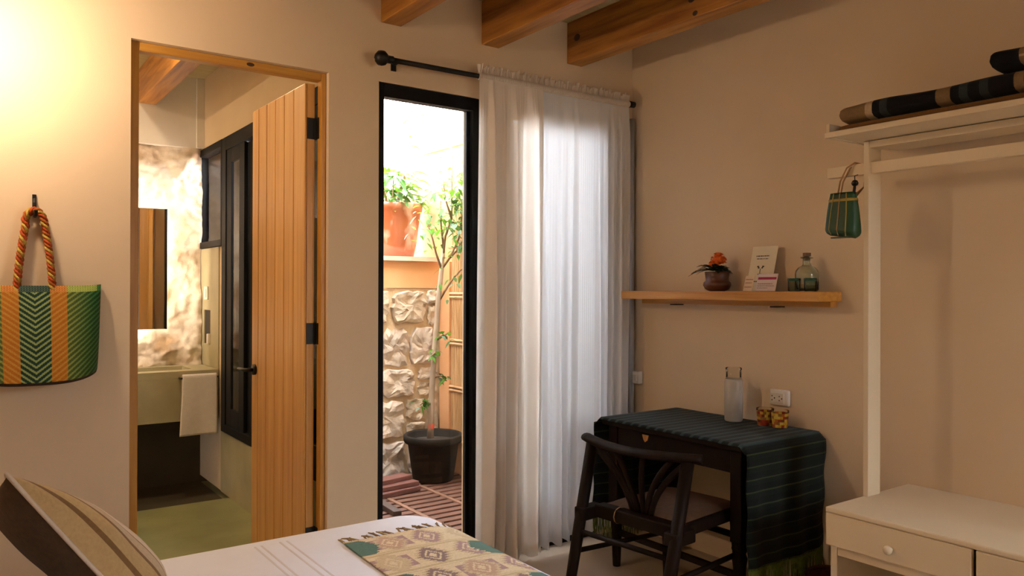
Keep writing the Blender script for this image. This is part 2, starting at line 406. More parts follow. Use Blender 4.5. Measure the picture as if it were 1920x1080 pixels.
for (y0, y1) in ((4.70, 5.065), (4.06, 4.72), (3.425, 4.08)):
    xx = XR-.012 if y0 != 4.06 else XR+.012
    ob = obj('sash', boxes((xx, y0, .452, xx+.022, y0+.10, 2.188), (xx, y1-.10, .452, xx+.022, y1, 2.188), (xx, y0+.10, .452, xx+.022, y1-.10, .56), (xx, y0+.10, 2.10, xx+.022, y1-.10, 2.188)), 'black_steel', g, bevel=.002)
    obj('pane', boxes((xx+.008, y0+.10, .56, xx+.013, y1-.10, 2.10)), 'pane', ob)

# ------------------------------------------------------------------ patio shell
PX, PY = 2.95, 5.0
struct('ceiling_shade_eave', boxes((XR+.081, D+T+.001, CZ+.07, W+.1, 4.05, CZ+.15)), 'ceiling_wood', 'unseen timber eave added to shade the patio')  # added out of view to darken the patio under the bright sky
struct('floor_patio', boxes((XR+.08, BYN, -.12, PX+.1, PY, -.05)), 'patio_dark')
struct('wall_patio_near', boxes((PX, BYN, -.12, PX+.1, 4.3, 2.345)), 'bath_white', 'unseen patio wall stretch, made white to keep orange bounce off the curtain')  # white chosen for its bounce light on the curtain
wr = struct('wall_patio_right', boxes((PX, 4.3, -.12, PX+.1, 7.2, 2.345)), 'orange_wall', 'ochre patio wall with a bamboo panel')
struct('trim_5', boxes((PX-.02, BYN, 2.345, PX+.12, 7.2, 2.375)), 'terracotta_pale', 'tile coping on the ochre patio wall')
ws = struct('wall_patio_stone', boxes((XR+.085, PY, -.12, PX, 5.9, 1.318)), 'mortar', 'rubble stone wall at the end of the patio')
struct('wall_patio_band', boxes((XR+.085, PY-.012, 1.32, PX-.001, 5.9, 1.512)), 'orange_wall', 'ochre plaster band under the ledge')
struct('trim_6', boxes((XR+.085, PY-.045, 1.513, PX-.06, 5.9, 1.545)), 'terracotta_pale', 'thin tile ledge under the clay planter')
struct('wall_patio_far', boxes((XR+.085, 7.0, 0, PX, 7.1, 1.9)), 'pale_wall', 'pale garden wall far behind the planter')
struct('wall_patio_pillar', boxes((PX-.028, 4.85, -.05, PX-.0005, 4.988, 1.511)), 'orange_wall', 'narrow ochre pillar beside the stone wall')
# rubble stones: jittered brick layout, each stone a lumpy slab
rng = random.Random(11)
def stone(x0, x1, z0, z1):
    bm = bmesh.new(); cx, cz = (x0+x1)/2, (z0+z1)/2; hw, hh = (x1-x0)/2, (z1-z0)/2
    n = 24; rings = []
    ph = rng.random()*9; dep = rng.uniform(.014, .034)
    jit = [rng.uniform(.84, 1.05) for _ in range(n)]
    for sc, yy in ((1, .012), (.985, -dep*.5), (.94, -dep*.85), (.72, -dep*1.0), (.48, -dep*1.05), (.22, -dep*.95)):
        ring = []
        for k in range(n):
            a = 2*PI*k/n; ca, sa = math.cos(a), math.sin(a)
            e = (abs(ca)**7+abs(sa)**7)**(-1/7)
            x = cx+hw*ca*e*jit[k]*sc; z = cz+hh*sa*e*jit[k]*sc
            ring.append(bm.verts.new((x, PY+yy+(.020*vnoise(x*16, z*16, ph)+.010*vnoise(x*38, z*38, ph+2) if yy < 0 else 0), z)))
        rings.append(ring)
    for a, b in zip(rings, rings[1:]):
        for k in range(n): bm.faces.new((a[k], a[(k+1) % n], b[(k+1) % n], b[k]))
    bm.faces.new(rings[-1])
    return bm
z = -.05
while z < 1.26:
    h = rng.choice((.17, .22, .26, .29))
    if z+h > 1.20: h = 1.312-z
    x = XR+.10-rng.random()*.1
    while x < 2.90:
        wd = rng.uniform(.16, .40)
        x1 = min(x+wd, 2.915)
        if x1-x > .06 and x1 > XR+.2:
            if h > .21 and rng.random() < .3:
                hs = h*rng.uniform(.4, .6)
                for (a, c_) in ((z, z+hs), (z+hs, z+h)):
                    obj('stone', stone(max(x, XR+.1)+.006, x1-.006, a+.006, c_-.006), 'stone%d' % rng.randrange(4), ws)
            else:
                obj('stone', stone(max(x, XR+.1)+.006, x1-.006, z+.006+rng.uniform(-.01, .01), z+h-.006), 'stone%d' % rng.randrange(4), ws)
        x = x1
    z += h
# bamboo panel
bp = obj('bamboo_panel', boxes((PX-.008, 4.3, .28, PX-.001, 4.845, 1.95)), 'bamboo', wr)
bm = bmesh.new()
for row in range(5):
    za, zc = .28+row*.335, .28+row*.335+.30
    y = 4.31
    while y < 4.84:
        tube(bm, [(PX-.012, y, za+rng.uniform(0, .012)), (PX-.012, y, zc-rng.uniform(0, .012))], .010, 6); y += .0245
o = obj('bamboo_cane', bm, 'bamboo', wr); o['kind'] = 'stuff'
for row in range(6):
    zc = .28+row*.335-.0175
    for q in (-.013, .013):
        obj('bamboo_rail', new(tube, [(PX-.022, 4.3, zc+q), (PX-.022, 4.845, zc+q)], .011, 6), 'bamboo_band', wr)
# deck of slats on two long bearers
fp = bpy.data.objects['floor_patio']
y = BYN+.03
sl = None
while y < PY-.06:
    for (x0, x1) in ((1.53, 2.205), (2.242, 2.525), (2.562, 2.93)):
        o = obj('deck_slat', boxes((x0, y, -.022, x1, y+.054, 0)), 'deck', fp, bevel=.003)
    y += .083
for x in (1.50, 2.209, 2.529):
    obj('deck_bearer', boxes((x, BYN+.01, -.03, x+.028, PY-.03, .002)), 'deck_beam', fp, bevel=.003)
for x in (1.75, 2.0, 2.36, 2.75):
    obj('deck_bearer', boxes((x, BYN+.01, -.049, x+.05, PY-.03, -.0225)), 'deck_beam', fp)

# ------------------------------------------------------------------ bed
bed = thing('bed', 'low double bed with smooth white cover in the foreground', 'bed', (.25, 1.45, 0))
def slab_rings(x0, x1, y0, y1, prof, rad, n=8):
    bm = bmesh.new(); rings = []
    for ins, z in prof:
        r = max(rad-ins*.6, .02); ring = []
        for (cx, cy, a0) in ((x1-ins-r, y1-ins-r, 0), (x0+ins+r, y1-ins-r, PI/2), (x0+ins+r, y0+ins+r, PI), (x1-ins-r, y0+ins+r, 1.5*PI)):
            for k in range(n+1):
                a = a0+PI/2*k/n; ring.append(bm.verts.new((cx+r*math.cos(a), cy+r*math.sin(a), z)))
        rings.append(ring)
    N = len(rings[0])
    for a, b in zip(rings, rings[1:]):
        for k in range(N): bm.faces.new((a[k], a[(k+1) % N], b[(k+1) % N], b[k]))
    bm.faces.new(rings[0][::-1]); bm.faces.new(rings[-1])
    return bm
obj('mattress', slab_rings(-.72, 1.20, .74, 2.18, [(0, .30), (0, .54)], .08), 'pillow_linen', bed)
sp = obj('bedspread', slab_rings(-.74, 1.25, .70, 2.24, [(.0, .16), (.0, .53), (.004, .556), (.013, .578), (.028, .592), (.05, .600), (.09, .6025)], .11, 10), 'bed_linen', bed, smooth=True)
for x, wd in ((.672, .006), (.69, .006), (.742, .006), (.762, .006), (.30, .006), (.36, .006)):
    obj('pleat', boxes((x, .86, .6015, x+wd, 2.146, .6032)), 'linen_line', sp, bevel=.001)
obj('pleat_band', boxes((.697, .86, .6015, .741, 2.09, .6026)), 'bed_linen', sp)
obj('bed_base', boxes((-.72, .76, .12, 1.18, 2.16, .30)), 'dark_wood', bed)
for x in (-.66, 1.06):
    for y in (.80, 2.06): obj('leg', boxes((x, y, 0, x+.07, y+.07, .12)), 'dark_wood', bed)
obj('headboard', boxes((-.80, .66, 0, -.745, 2.28, 1.05)), 'frame_wood', bed, bevel=.01)

# woven runner over the foot of the bed
CR = (.80, .67, .46); TAN = (.68, .54, .35); TEAL = (.10, .20, .165); MAU = (.46, .30, .29); BRN = (.30, .21, .20); RUST = (.60, .40, .28); OLV = (.62, .50, .28)
def kilim(u, v):
    y = v*1.28; bh = .150; k = int(y/bh); t = y/bh-k
    e = abs(t-.5)*2
    if e > .90: return OLV if k % 2 else CR
    if e > .84: return TAN
    saw = abs((e*4.5) % 1-.5)
    cs = (.14, .47, .80, 1.13) if k % 2 else (-.02, .31, .64, .97)
    if (k % 2 == 0 and u < .10+.16*(1-e)*.6+.06*saw) or (k % 2 == 1 and u > .91-.10*(1-e)-.06*saw): return TEAL
    best = min(range(4), key=lambda q: abs(u-cs[q])); du = abs(u-cs[best])/.165
    pal = (BRN, RUST, MAU, TAN, BRN, MAU, RUST)
    a = pal[(best+k*3) % 7]
    s2 = du+e*.75-.42*saw
    if du+e*.8 < .20: return CR
    if du+e*.8 < .36: return a
    if du+e*.8 < .46: return CR
    if s2 < .62: return a
    if s2 < .82: return TAN
    return MAU if (k+best) % 3 == 1 and e < .55 else CR
RA = math.radians(-2.0)
def runfn(u, v):
    x = .880+u*.345; y = 2.015-v*1.28
    dx, dy = x-1.05, y-2.07
    X = 1.05+dx*math.cos(RA)-dy*math.sin(RA)-.0; Y = 2.07+dx*math.sin(RA)+dy*math.cos(RA)
    zz = .6075+.0015*vnoise(X*14, Y*14, 2)
    ex = max(0, X-1.12); zz -= ex*ex*1.5
    return (X, Y, zz)
run = thing('bed_runner', 'cream woven runner with teal and mauve stepped diamonds on the bed', 'runner', (1.05, 1.45, .604))
obj('weave', grid(90, 320, runfn, kilim), 'pattern', run, solid=.003, smooth=False)
rr = random.Random(3)
for k in range(17):
    u = .01+.98*k/16
    p = Vector(runfn(u, 0)); bm = bmesh.new()
    L = rr.uniform(.03, .055); a = rr.uniform(-.8, .5)
    q = p+Vector((math.sin(a)*L*.5, L*.55, .002)); q2 = p+Vector((math.sin(a)*L*1.1, L*.9, .001))
    tube(bm, [p+Vector((0, -.004, .001)), q, q2], [.0032, .0028, .0016], 6)
    lathe(bm, [(.001, -.003), (.005, 0), (.001, .003)], (q.x, q.y, q.z+.001), 8)
    obj('tassel', bm, 'tassel' if k < 7 and k % 2 == 0 else 'tassel_dark', run, smooth=True)

# ------------------------------------------------------------------ cushions
def cushion(name, label, cat, bn, tn, bf, tf, thf, thb, mat_f, mat_b, colf=None, n=40, pinch=.05, flatn=False):
    bn, tn, bf, tf = Vector(bn), Vector(tn), Vector(bf), Vector(tf)
    N = (bf-bn+tf-tn).cross(tn-bn+tf-bf).normalized()
    if N.x < 0: N = -N
    if flatn: N = Vector((1, 0, .12)).normalized()
    t = thing(name, label, cat, (bn+bf)*.5)
    def fn(sg):
        def f(u, v):
            a, b = 2*u-1, 2*v-1
            h = (max(0, 1-abs(a)**2.6)*max(0, 1-abs(b)**2.6))**.55
            aa = (a*(1-pinch*(1-b*b)*abs(a)**3)+1)/2; bb = (b*(1-pinch*(1-a*a)*abs(b)**3)+1)/2
            w_ = .004*vnoise(u*5, v*5, sg+3)*h
            p = (bn*(1-aa)+bf*aa)*(1-bb)+(tn*(1-aa)+tf*aa)*bb
            return p+N*((thf if sg > 0 else -thb)*h+w_)
        return f
    obj('front', grid(n*2, n, fn(1), colf), mat_f, t, smooth=True)
    obj('back', grid(n, n, fn(-1)), mat_b, t, smooth=True)
    e = fn(1)
    pts = [e(i/20, 0) for i in range(20)]+[e(1, i/20) for i in range(20)]+[e(1-i/20, 1) for i in range(20)]+[e(0, 1-i/20) for i in range(21)]
    obj('piping', new(tube, pts, .004, 6, cap=False), 'pillow_linen', t, smooth=True)
    return t
G1, G2, G3, G4 = (.54, .37, .17), (.22, .12, .045), (.68, .55, .42), (.55, .41, .27)
def cush_col(u, v):
    x = u*.46
    for a, b, c in ((0, .022, G1), (.022, .034, G2), (.034, .075, G1), (.075, .086, G2), (.086, .125, G4), (.125, .131, G2), (.131, .165, G3), (.165, .17, G4), (.17, .20, G3), (.20, .206, G4), (.206, .24, G3)):
        if a <= x < b: return c
    return G3 if int(x/.04) % 2 else (.56, .43, .29)
cushion('striped_cushion', 'ochre and cream striped cushion with dark brown back on the bed', 'cushion', (.325, 1.60, .635), (.076, 1.60, .990), (.35, 2.05, .635), (.10, 2.05, .83), .105, .08, 'pattern_soft', 'cushion_brown', cush_col, flatn=True)
cushion('bed_pillow', 'plain pale linen pillow behind the striped cushion', 'pillow', (.06, 1.50, .66), (-.12, 1.50, .87), (.06, 2.12, .66), (-.12, 2.12, .87), .07, .07, 'pillow_linen', 'pillow_linen')
cushion('bed_pillow', 'second pale linen pillow leaning on the headboard', 'pillow', (-.34, 1.48, .66), (-.58, 1.48, .98), (-.34, 2.12, .66), (-.58, 2.12, .98), .075, .075, 'pillow_linen', 'pillow_linen')

# ------------------------------------------------------------------ bedside bulb (hangs just outside the picture) and an added fill bulb
for (lx, ly, lz, lbl, mm) in ((.03, 2.75, 2.12, 'bare warm bulb hanging on a cord beside the wall above the bed', 'bulb'), (-.45, .25, 2.12, 'added fill bulb hanging unseen on the near side of the bed', 'bulb_fill')):
    lp = thing('pendant_lamp', lbl, 'lamp', (lx, ly, lz-.05), 'bedside pendant bulbs')
    obj('bulb', new(lathe, [(.001, -.045), (.022, -.04), (.040, -.02), (.045, 0), (.040, .02), (.022, .042), (.014, .055)], (lx, ly, lz), 20), mm, lp, smooth=True)
    obj('socket', new(lathe, [(.016, .056), (.018, .06), (.018, .11), (.006, .12)], (lx, ly, lz), 16), 'iron', lp)
    obj('cord', new(tube, [(lx, ly, lz+.119), (lx, ly, CZ)], .003, 6), 'iron', lp)

# ------------------------------------------------------------------ woven tote on the wall
tote = thing('woven_tote', 'green and orange woven plastic tote bag hanging beside the doorway', 'bag', (.222, 3.10, .985))
GR, DG, LI, OR, OR2 = (.03, .16, .04), (.004, .035, .02), (.26, .32, .10), (.42, .145, .008), (.50, .25, .03)
TCX, TH = .222, .205
def tcol(u, v):
    x = abs(u-.5)*2*.205
    z = v*.31
    if v > .93:
        chk = (int(u*104)+int(v*100)) % 2
        if x > .19: return (.05, .25, .06)
        base = DG if x < .045 else (OR if x < .095 else (.25, .32, .05))
        return base if chk else tuple(min(1, c*1.5+.08) for c in base)
    if v < .03: return (.05, .03, .02)
    ph = ((z-x*.72)/.0175) % 1
    on = ph < .42
    if x < .045: return (.25, .33, .12) if on else DG
    if x < .095: return OR if not on else OR2
    g = min(1, (x-.095)/.09)
    lo = tuple(a*(1-g)+b*g for a, b in zip((.07, .11, .02), (.006, .06, .02)))
    hi = tuple(a*(1-g)+b*g for a, b in zip((.25, .29, .06), (.035, .18, .04)))
    return hi if on else lo
def tfn(back):
    def f(u, v):
        s = 2*u-1
        hw = TH*(.93+.07*v**.6)
        x = TCX+s*hw
        zb = .992+.030*abs(s)**3
        z = zb+v*(1.318-zb+.006*abs(s)**6)
        dep = (.115*(1-v)**.8+.035)*(1-abs(s)**4)**.5*(1 if v > .03 else .9)+.018
        y = 3.112-(dep if not back else 0)
        return (x, y, z)
    return f
body = obj('bag_front', grid(208, 150, tfn(False), tcol), 'plastic_weave', tote, smooth=True)
obj('bag_back', grid(30, 20, tfn(True), lambda u, v: DG), 'plastic_weave', tote)
f0, f1 = tfn(False), tfn(True)
obj('bag_base', grid(40, 1, lambda u, v: tuple(a*(1-v)+b*v for a, b in zip(f0(u, 0), f1(u, 0))), lambda u, v: (.05, .03, .02)), 'plastic_weave', tote)
for e_ in (0, 1):
    obj('bag_side', grid(1, 20, lambda u, v: tuple(a*(1-u)+b*u for a, b in zip(f0(e_, v), f1(e_, v))), lambda u, v: (.01, .09, .03)), 'plastic_weave', tote)
for hy_, dx in ((3.068, 0), (3.098, .006)):
    bm = bmesh.new(); pts = []
    for k in range(41):
        t = k/40
        if t < .42: q = t/.42; x = TCX-.052+.028*q**1.6+dx; z = 1.285+(1.535-1.285)*q
        elif t < .58: a = PI*(1-(t-.42)/.16); x = TCX+dx+.028*math.cos(a)-.0*0; z = 1.535+.040*math.sin(a)
        else: q = (1-t)/.42; x = TCX+.052-.024*q**1.6+dx; z = 1.285+(1.535-1.285)*q
        pts.append((x, hy_-.010*math.cos(PI*t*2), z))
    # braid of three strands
    for s_, cc in ((0, 'h1'), (1, 'h2'), (2, 'h3')):
        bm = bmesh.new(); q2 = []
        for k in range(0, 161):
            t = k/160*40; i = min(int(t), 39); fr = t-i
            p = Vector(pts[i]).lerp(Vector(pts[i+1]), fr); a = k*.55+s_*2*PI/3
            d = (Vector(pts[i+1])-Vector(pts[i])).normalized(); s2 = d.cross(Vector((0, 1, 0)))
            q2.append(p+s2*math.cos(a)*.0065+Vector((0, 1, 0))*math.sin(a)*.0065)
        tube(bm, q2, .0048, 5)
        lay = bm.loops.layers.float_color.new('Col')
        cl = ((.55, .09, .02), (.62, .42, .08), (.45, .12, .02))[s_]
        for f in bm.faces:
            for l in f.loops: l[lay] = (*cl, 1)
        obj('handle_strand', bm, 'plastic_weave', tote, smooth=True)
hk = bmesh.new()
tube(hk, [(.225, D-.001, 1.612), (.225, D-.012, 1.612), (.225, 3.10, 1.60), (.225, 3.10, 1.562), (.225, 3.085, 1.553), (.225, 3.05, 1.556), (.225, 3.042, 1.572)], .006, 8)
bx(hk, .219, D-.008, 1.56, .231, D-.001, 1.63)
tag(obj('wall_hook', hk, 'iron', bevel=.001), 'small black iron wall hook holding the striped tote bag', 'hook')

# ------------------------------------------------------------------ curtain rod and sheers
rod = thing('curtain_rod', 'black iron curtain rod with round ball finial above the window', 'curtain rod', (2.23, 3.05, 2.29))
RZ, RY = 2.308, 3.045
obj('rod', new(tube, [(1.515, RY, RZ-.005), (2.985, RY, RZ+.005)], .0115, 12), 'iron', rod, smooth=True)
obj('finial', new(lathe, [(.001, -.033), (.018, -.028), (.029, -.014), (.033, 0), (.029, .014), (.018, .028), (.001, .033)], (1.492, RY, RZ-.005), 18), 'iron', rod, smooth=True)
obj('finial_collar', new(tube, [(1.512, RY, RZ-.005), (1.545, RY, RZ-.005)], .017, 12), 'iron', rod)
obj('end_cap', new(tube, [(2.965, RY, RZ+.005), (2.995, RY, RZ+.005)], .017, 12), 'iron', rod)
for x in (1.585, 2.978):
    bm = new(tube, [(x, RY+.012, RZ), (x, D-.006, RZ)], .008, 8); bx(bm, x-.012, D-.007, RZ-.03, x+.012, D-.001, RZ+.03)
    obj('rod_bracket', bm, 'iron', rod)
def curtain(label, x0t, x1t, x0b, x1b, hem, nf, amp, mat, seed, hem_tilt=0, gather=1.0, ysh=0):
    t = thing('sheer_curtain', label, 'curtain', ((x0b+x1b)/2, RY, hem), 'sheer curtains')
    def yoff(u, v):
        ph = 2*PI*nf*(u+.16*vnoise(u*3.1, seed*3, 1)+.05*vnoise(u*7, v*1.1, seed))
        am = amp*(.30+.70*min(1, (1-v)*2.0+.1))*(.7+.6*vnoise(u*4.3, v*.7, seed+9))
        return am*math.sin(ph)+am*.4*math.sin(ph*1.7+1.3+seed)+.0009*math.sin(u*nf*2*PI*5+seed)*(.25+.75*v)
    def f(u, v):
        x = (x0b+(x1b-x0b)*u)*(1-v)+(x0t+(x1t-x0t)*u)*v
        z = hem+hem_tilt*u+.012*math.sin(u*nf*2*PI)*(1-v)**4+(2.296-hem-hem_tilt*u)*v
        y = RY-.020+yoff(u, v)
        if v > .93: k = (v-.93)/.07; y = y*(1-k)+(RY-.0135)*k
        y += ysh
        return (x, min(y, RY+.02 if v > .9 else D-.02), z)
    obj('panel', grid(220, 60, f), mat, t, smooth=True)
    nr = int(nf*5*gather)
    def g(u, v):
        x = x0t+(x1t-x0t)*u
        a = 2*PI*u*nr
        pk = (v*PI*1.15)
        r = .0145+.003*math.sin(a)
        if v < .45: an = v/.45*PI; return (x, RY-r*math.cos(an), 2.296+.012*0+ (RZ-2.296)*0 + r*math.sin(an)+.010)
        q = (v-.45)/.55
        return (x+.004*math.sin(a*1.3+2), RY+r*(1-q)+q*.013*math.sin(a)+.004*math.sin(a*.31), 2.306+q*(.036+.006*math.sin(a*.7+seed)+.004*vnoise(u*30, 1, seed)))
    def pocket(u, v):
        x = x0t+(x1t-x0t)*u; a = 2*PI*u*nr; an = -PI*.5+v*PI*1.7
        r = .0165+.0022*math.sin(a)
        return (x, RY-r*math.cos(an), RZ+(u-.5)*.004+r*math.sin(an))
    obj('rod_pocket', grid(nr*6, 10, pocket), 'sheer_dense', t, smooth=True)
    def ruffle(u, v):
        x = x0t+(x1t-x0t)*u; a = 2*PI*u*nr
        return (x+.003*math.sin(a*1.7), RY-.002+(.2+.8*v)*(.011*math.sin(a)+.005*math.sin(a*.37+seed)), RZ+.013+v*(.036+.007*math.sin(a*.53+seed)+.006*math.sin(a*.21)))
    obj('ruffle', grid(nr*8, 5, ruffle), 'sheer_dense', t, smooth=True)
    hm = lambda u, v: tuple(Vector(f(u, v*.025))+Vector((0, -.0025, 0)))
    obj('hem_band', grid(220, 2, hm), mat, t, smooth=True)
curtain('warm cream gathered curtain panel beside the open window', 1.985, 2.362, 1.975, 2.358, .022, 4.6, .034, 'sheer_dense', 1, .0, 1.5)
curtain('pale translucent curtain panel glowing with daylight in the corner', 2.345, 2.955, 2.338, 2.945, .034, 8.5, .023, 'sheer', 2, .045, 1.2, .012)

# ------------------------------------------------------------------ corner conduit with switch box
cd = thing('wall_conduit', 'grey electrical conduit running down the corner beside the curtain', 'conduit', (3.025, 3.10, 0))
obj('pipe', new(tube, [(3.032, 3.097, .001), (3.032, 3.097, 2.25)], .016, 12), 'grey_pipe', cd, smooth=True)
sb = thing('switch_box', 'small white switch box on the corner beside the curtain', 'switch', (3.03, 3.09, .80))
obj('box', boxes((W-.034, 3.032, .80, W-.001, 3.079, .868)), 'white_plastic', sb, bevel=.004)
obj('rocker', boxes((W-.040, 3.042, .818, W-.0335, 3.069, .85)), 'white_plastic', sb, bevel=.002)

# ------------------------------------------------------------------ wall shelf and what stands on it
sh = thing('wall_shelf', 'long honey wood shelf on the right wall above the desk', 'shelf', (2.97, 2.45, 1.24))
SZ = 1.306
obj('board', boxes((2.875, 1.862, SZ-.042, W-.001, 3.035, SZ)), 'shelf_wood', sh, bevel=.003)
obj('cleat', boxes((W-.05, 1.885, SZ-.066, W-.001, 2.99, SZ-.0425)), 'shelf_wood', sh)
for y in (2.74, 2.14): obj('bracket', boxes((W-.07, y, SZ-.072, W-.002, y+.03, SZ-.0665)), 'iron', sh)

fl = thing('potted_marigold', 'orange marigold in a dark clay pot on the wall shelf', 'plant', (2.96, 2.447, SZ))
obj('pot', new(lathe, [(.035, 0), (.056, .010), (.066, .028), (.063, .042), (.053, .050), (.055, .065), (.059, .092), (.053, .094), (.050, .08), (.048, .062)], (2.96, 2.447, SZ), 24), 'clay_dark', fl, smooth=True)
obj('soil', new(lathe, [(.047, .066), (.001, .072)], (2.96, 2.447, SZ), 16, cap=False), 'soil', fl)
bm = bmesh.new(); rl = random.Random(5)
for (cx, cy, cz, R) in ((2.955, 2.437, SZ+.150, .030), (2.945, 2.452, SZ+.122, .024), (2.958, 2.415, SZ+.145, .018)):
    for k in range(46):
        ph = rl.uniform(0, 2*PI); th = math.acos(rl.uniform(-.5, 1))
        d = Vector((math.sin(th)*math.cos(ph), math.sin(th)*math.sin(ph), math.cos(th))); s_, t_ = frame_at(d)
        p = Vector((cx, cy, cz))+d*R*.75; q = p+d*R*.42
        vs = [bm.verts.new(x) for x in (p-s_*.005, p+s_*.005, q+s_*.008+t_*.003, q-s_*.008-t_*.003)]
        bm.faces.new(vs)
    bmesh.ops.create_icosphere(bm, subdivisions=2, radius=R*.85, matrix=Matrix.Translation((cx, cy, cz)))
obj('bloom', bm, 'marigold', fl)
bm = bmesh.new(); tube(bm, [(2.96, 2.445, SZ+.07), (2.957, 2.44, SZ+.13)], .003, 6); tube(bm, [(2.955, 2.45, SZ+.07), (2.95, 2.452, SZ+.11)], .003, 6)
obj('stem', bm, 'leaf_dark', fl)
def leafmesh(bm, p, d, L, wd, droop=.3, upv=Vector((0, 0, 1)), seg=4):
    d = d.normalized(); s_ = d.cross(upv)
    if s_.length < 1e-3: s_ = Vector((1, 0, 0))
    s_.normalize(); prev = None
    for k in range(seg+1):
        t = k/seg; c = p+d*L*t-upv*droop*L*t*t
        wv = wd*math.sin(PI*min(.98, max(.04, t**.8)))
        a, b = bm.verts.new(c-s_*wv+upv*wv*.25), bm.verts.new(c+s_*wv+upv*wv*.25); mid = bm.verts.new(c)
        if prev:
            bm.faces.new((prev[0], prev[2], mid, a)); bm.faces.new((prev[2], prev[1], b, mid))
        prev = (a, b, mid)
for k in range(52):
    a = rl.uniform(0, 2*PI); bm = bmesh.new()
    d = Vector((math.cos(a), math.sin(a), rl.uniform(.15, 1.5)))
    p0 = Vector((2.958+.02*math.cos(a), 2.447+.02*math.sin(a), SZ+.097))
    L = rl.uniform(.055, .10)
    if math.sin(a) > .5: L *= 1.35
    if math.cos(a) > 0: L *= .6
    leafmesh(bm, p0, d, L, .013, .45)
    obj('leaf', bm, 'leaf_dark', fl, solid=.001)

def card(name, label, y0, y1, z1, xb, xt, mat, marks):
    """card leaning on the wall: base at xb, top at xt, marks = (u0,u1,v0,v1,material)"""
    t = thing(name, label, 'card', ((xb+xt)/2, (y0+y1)/2, SZ))
    b, tp = Vector((xb, 0, SZ+.0015)), Vector((xt, 0, z1)); up_ = tp-b; nrm = Vector((-up_.z, 0, up_.x)).normalized()
    def q(u, v, h): p = b+up_*v+nrm*h; return (p.x, y0+(y1-y0)*u, p.z)
    def slab(u0, u1, v0, v1, h0, h1):
        bm = bmesh.new(); A = [bm.verts.new(q(u, v, h)) for h in (h0, h1) for (u, v) in ((u0, v0), (u1, v0), (u1, v1), (u0, v1))]
        for f in ((0, 1, 2, 3), (7, 6, 5, 4), (0, 4, 5, 1), (1, 5, 6, 2), (2, 6, 7, 3), (3, 7, 4, 0)): bm.faces.new([A[i] for i in f])
        return bm
    obj('sheet', slab(0, 1, 0, 1, 0, .0015), mat, t)
    for (u0, u1, v0, v1, mm) in marks: obj('print', slab(u0, u1, v0, v1, .0016, .0019), mm, t)
def words(y, u0, u1, h, mat, seed):
    r_ = random.Random(seed); out = []; u = u0
    while u < u1:
        w_ = r_.uniform(.03, .10); out.append((u, min(u+w_, u1), y, y+h, mat)); u += w_+.02
    return out
mk = words(.77, .20, .72, .022, 'ink', 1)+words(.71, .24, .70, .016, 'ink', 2)+words(.20, .18, .62, .022, 'ink', 3)
mk += [(.30, .38, .53, .56, 'ink'), (.34, .40, .50, .53, 'ink'), (.50, .58, .53, .56, 'ink'), (.48, .54, .50, .53, 'ink'), (.43, .455, .38, .50, 'ink'), (.37, .52, .36, .385, 'ink')]
card('greeting_card', 'tall cream card with small flower drawing leaning on the shelf', 2.285, 2.150, 1.512, 2.965, 3.020, 'paper_cream', mk)
mk = [(.05, .95, .66, .80, 'ink_magenta')]+words(.40, .08, .80, .03, 'ink', 5)+words(.28, .08, .90, .025, 'ink', 6)+words(.16, .08, .60, .025, 'ink', 7)
mk += [(.10+.12*k, .15+.12*k, .70, .77, 'paper_pink') for k in range(7)]
mk = mk[:1]+[m_ for m_ in mk[1:] if m_[4] != 'paper_pink']+[]
card('info_card', 'pale pink card with a magenta band in front of the tall card', 2.190, 2.085, 1.384, 2.905, 2.930, 'paper_pink', mk)
card('small_card', 'small tan card at the left of the pink card', 2.250, 2.203, 1.376, 2.900, 2.922, 'paper_tan', words(.72, .1, .9, .06, 'ink_brown', 8)+words(.5, .1, .85, .05, 'ink_brown', 9)+words(.22, .1, .9, .06, 'ink_brown', 10))

bt = thing('corked_bottle', 'round shouldered greenish glass bottle with a cork on the shelf', 'bottle', (2.975, 1.977, SZ))
obj('glass', new(lathe, [(.001, .003), (.044, .002), (.049, .008), (.049, .075), (.046, .090), (.036, .103), (.022, .110), (.0175, .116), (.0165, .140), (.026, .143), (.026, .148), (.016, .150), (.0135, .150), (.0135, .116), (.030, .102), (.042, .088), (.045, .075), (.045, .010), (.001, .007)], (2.975, 1.977, SZ), 28), 'glass_teal', bt, smooth=True)
obj('cork', new(lathe, [(.0125, .135), (.0128, .151), (.017, .1515), (.017, .166), (.001, .167)], (2.975, 1.977, SZ), 16), 'cork', bt)
for (y, x, lb) in ((1.998, 2.915, 'small green rimmed shot glass left of the corked bottle'), (1.922, 2.918, 'small green rimmed shot glass in front of the corked bottle')):
    g_ = thing('shot_glass', lb, 'glass', (x, y, SZ), 'green rimmed shot glasses')
    obj('cup', new(lathe, [(.001, .001), (.0235, .001), (.025, .004), (.0265, .048)], (x, y, SZ), 22, cap=False), 'pane_teal', g_, smooth=True)
    obj('rim', new(lathe, [(.0266, .0455), (.0275, .049), (.0268, .0565), (.0245, .0565), (.0236, .0485)], (x, y, SZ), 22, cap=False), 'glass_green_rim', g_, smooth=True)

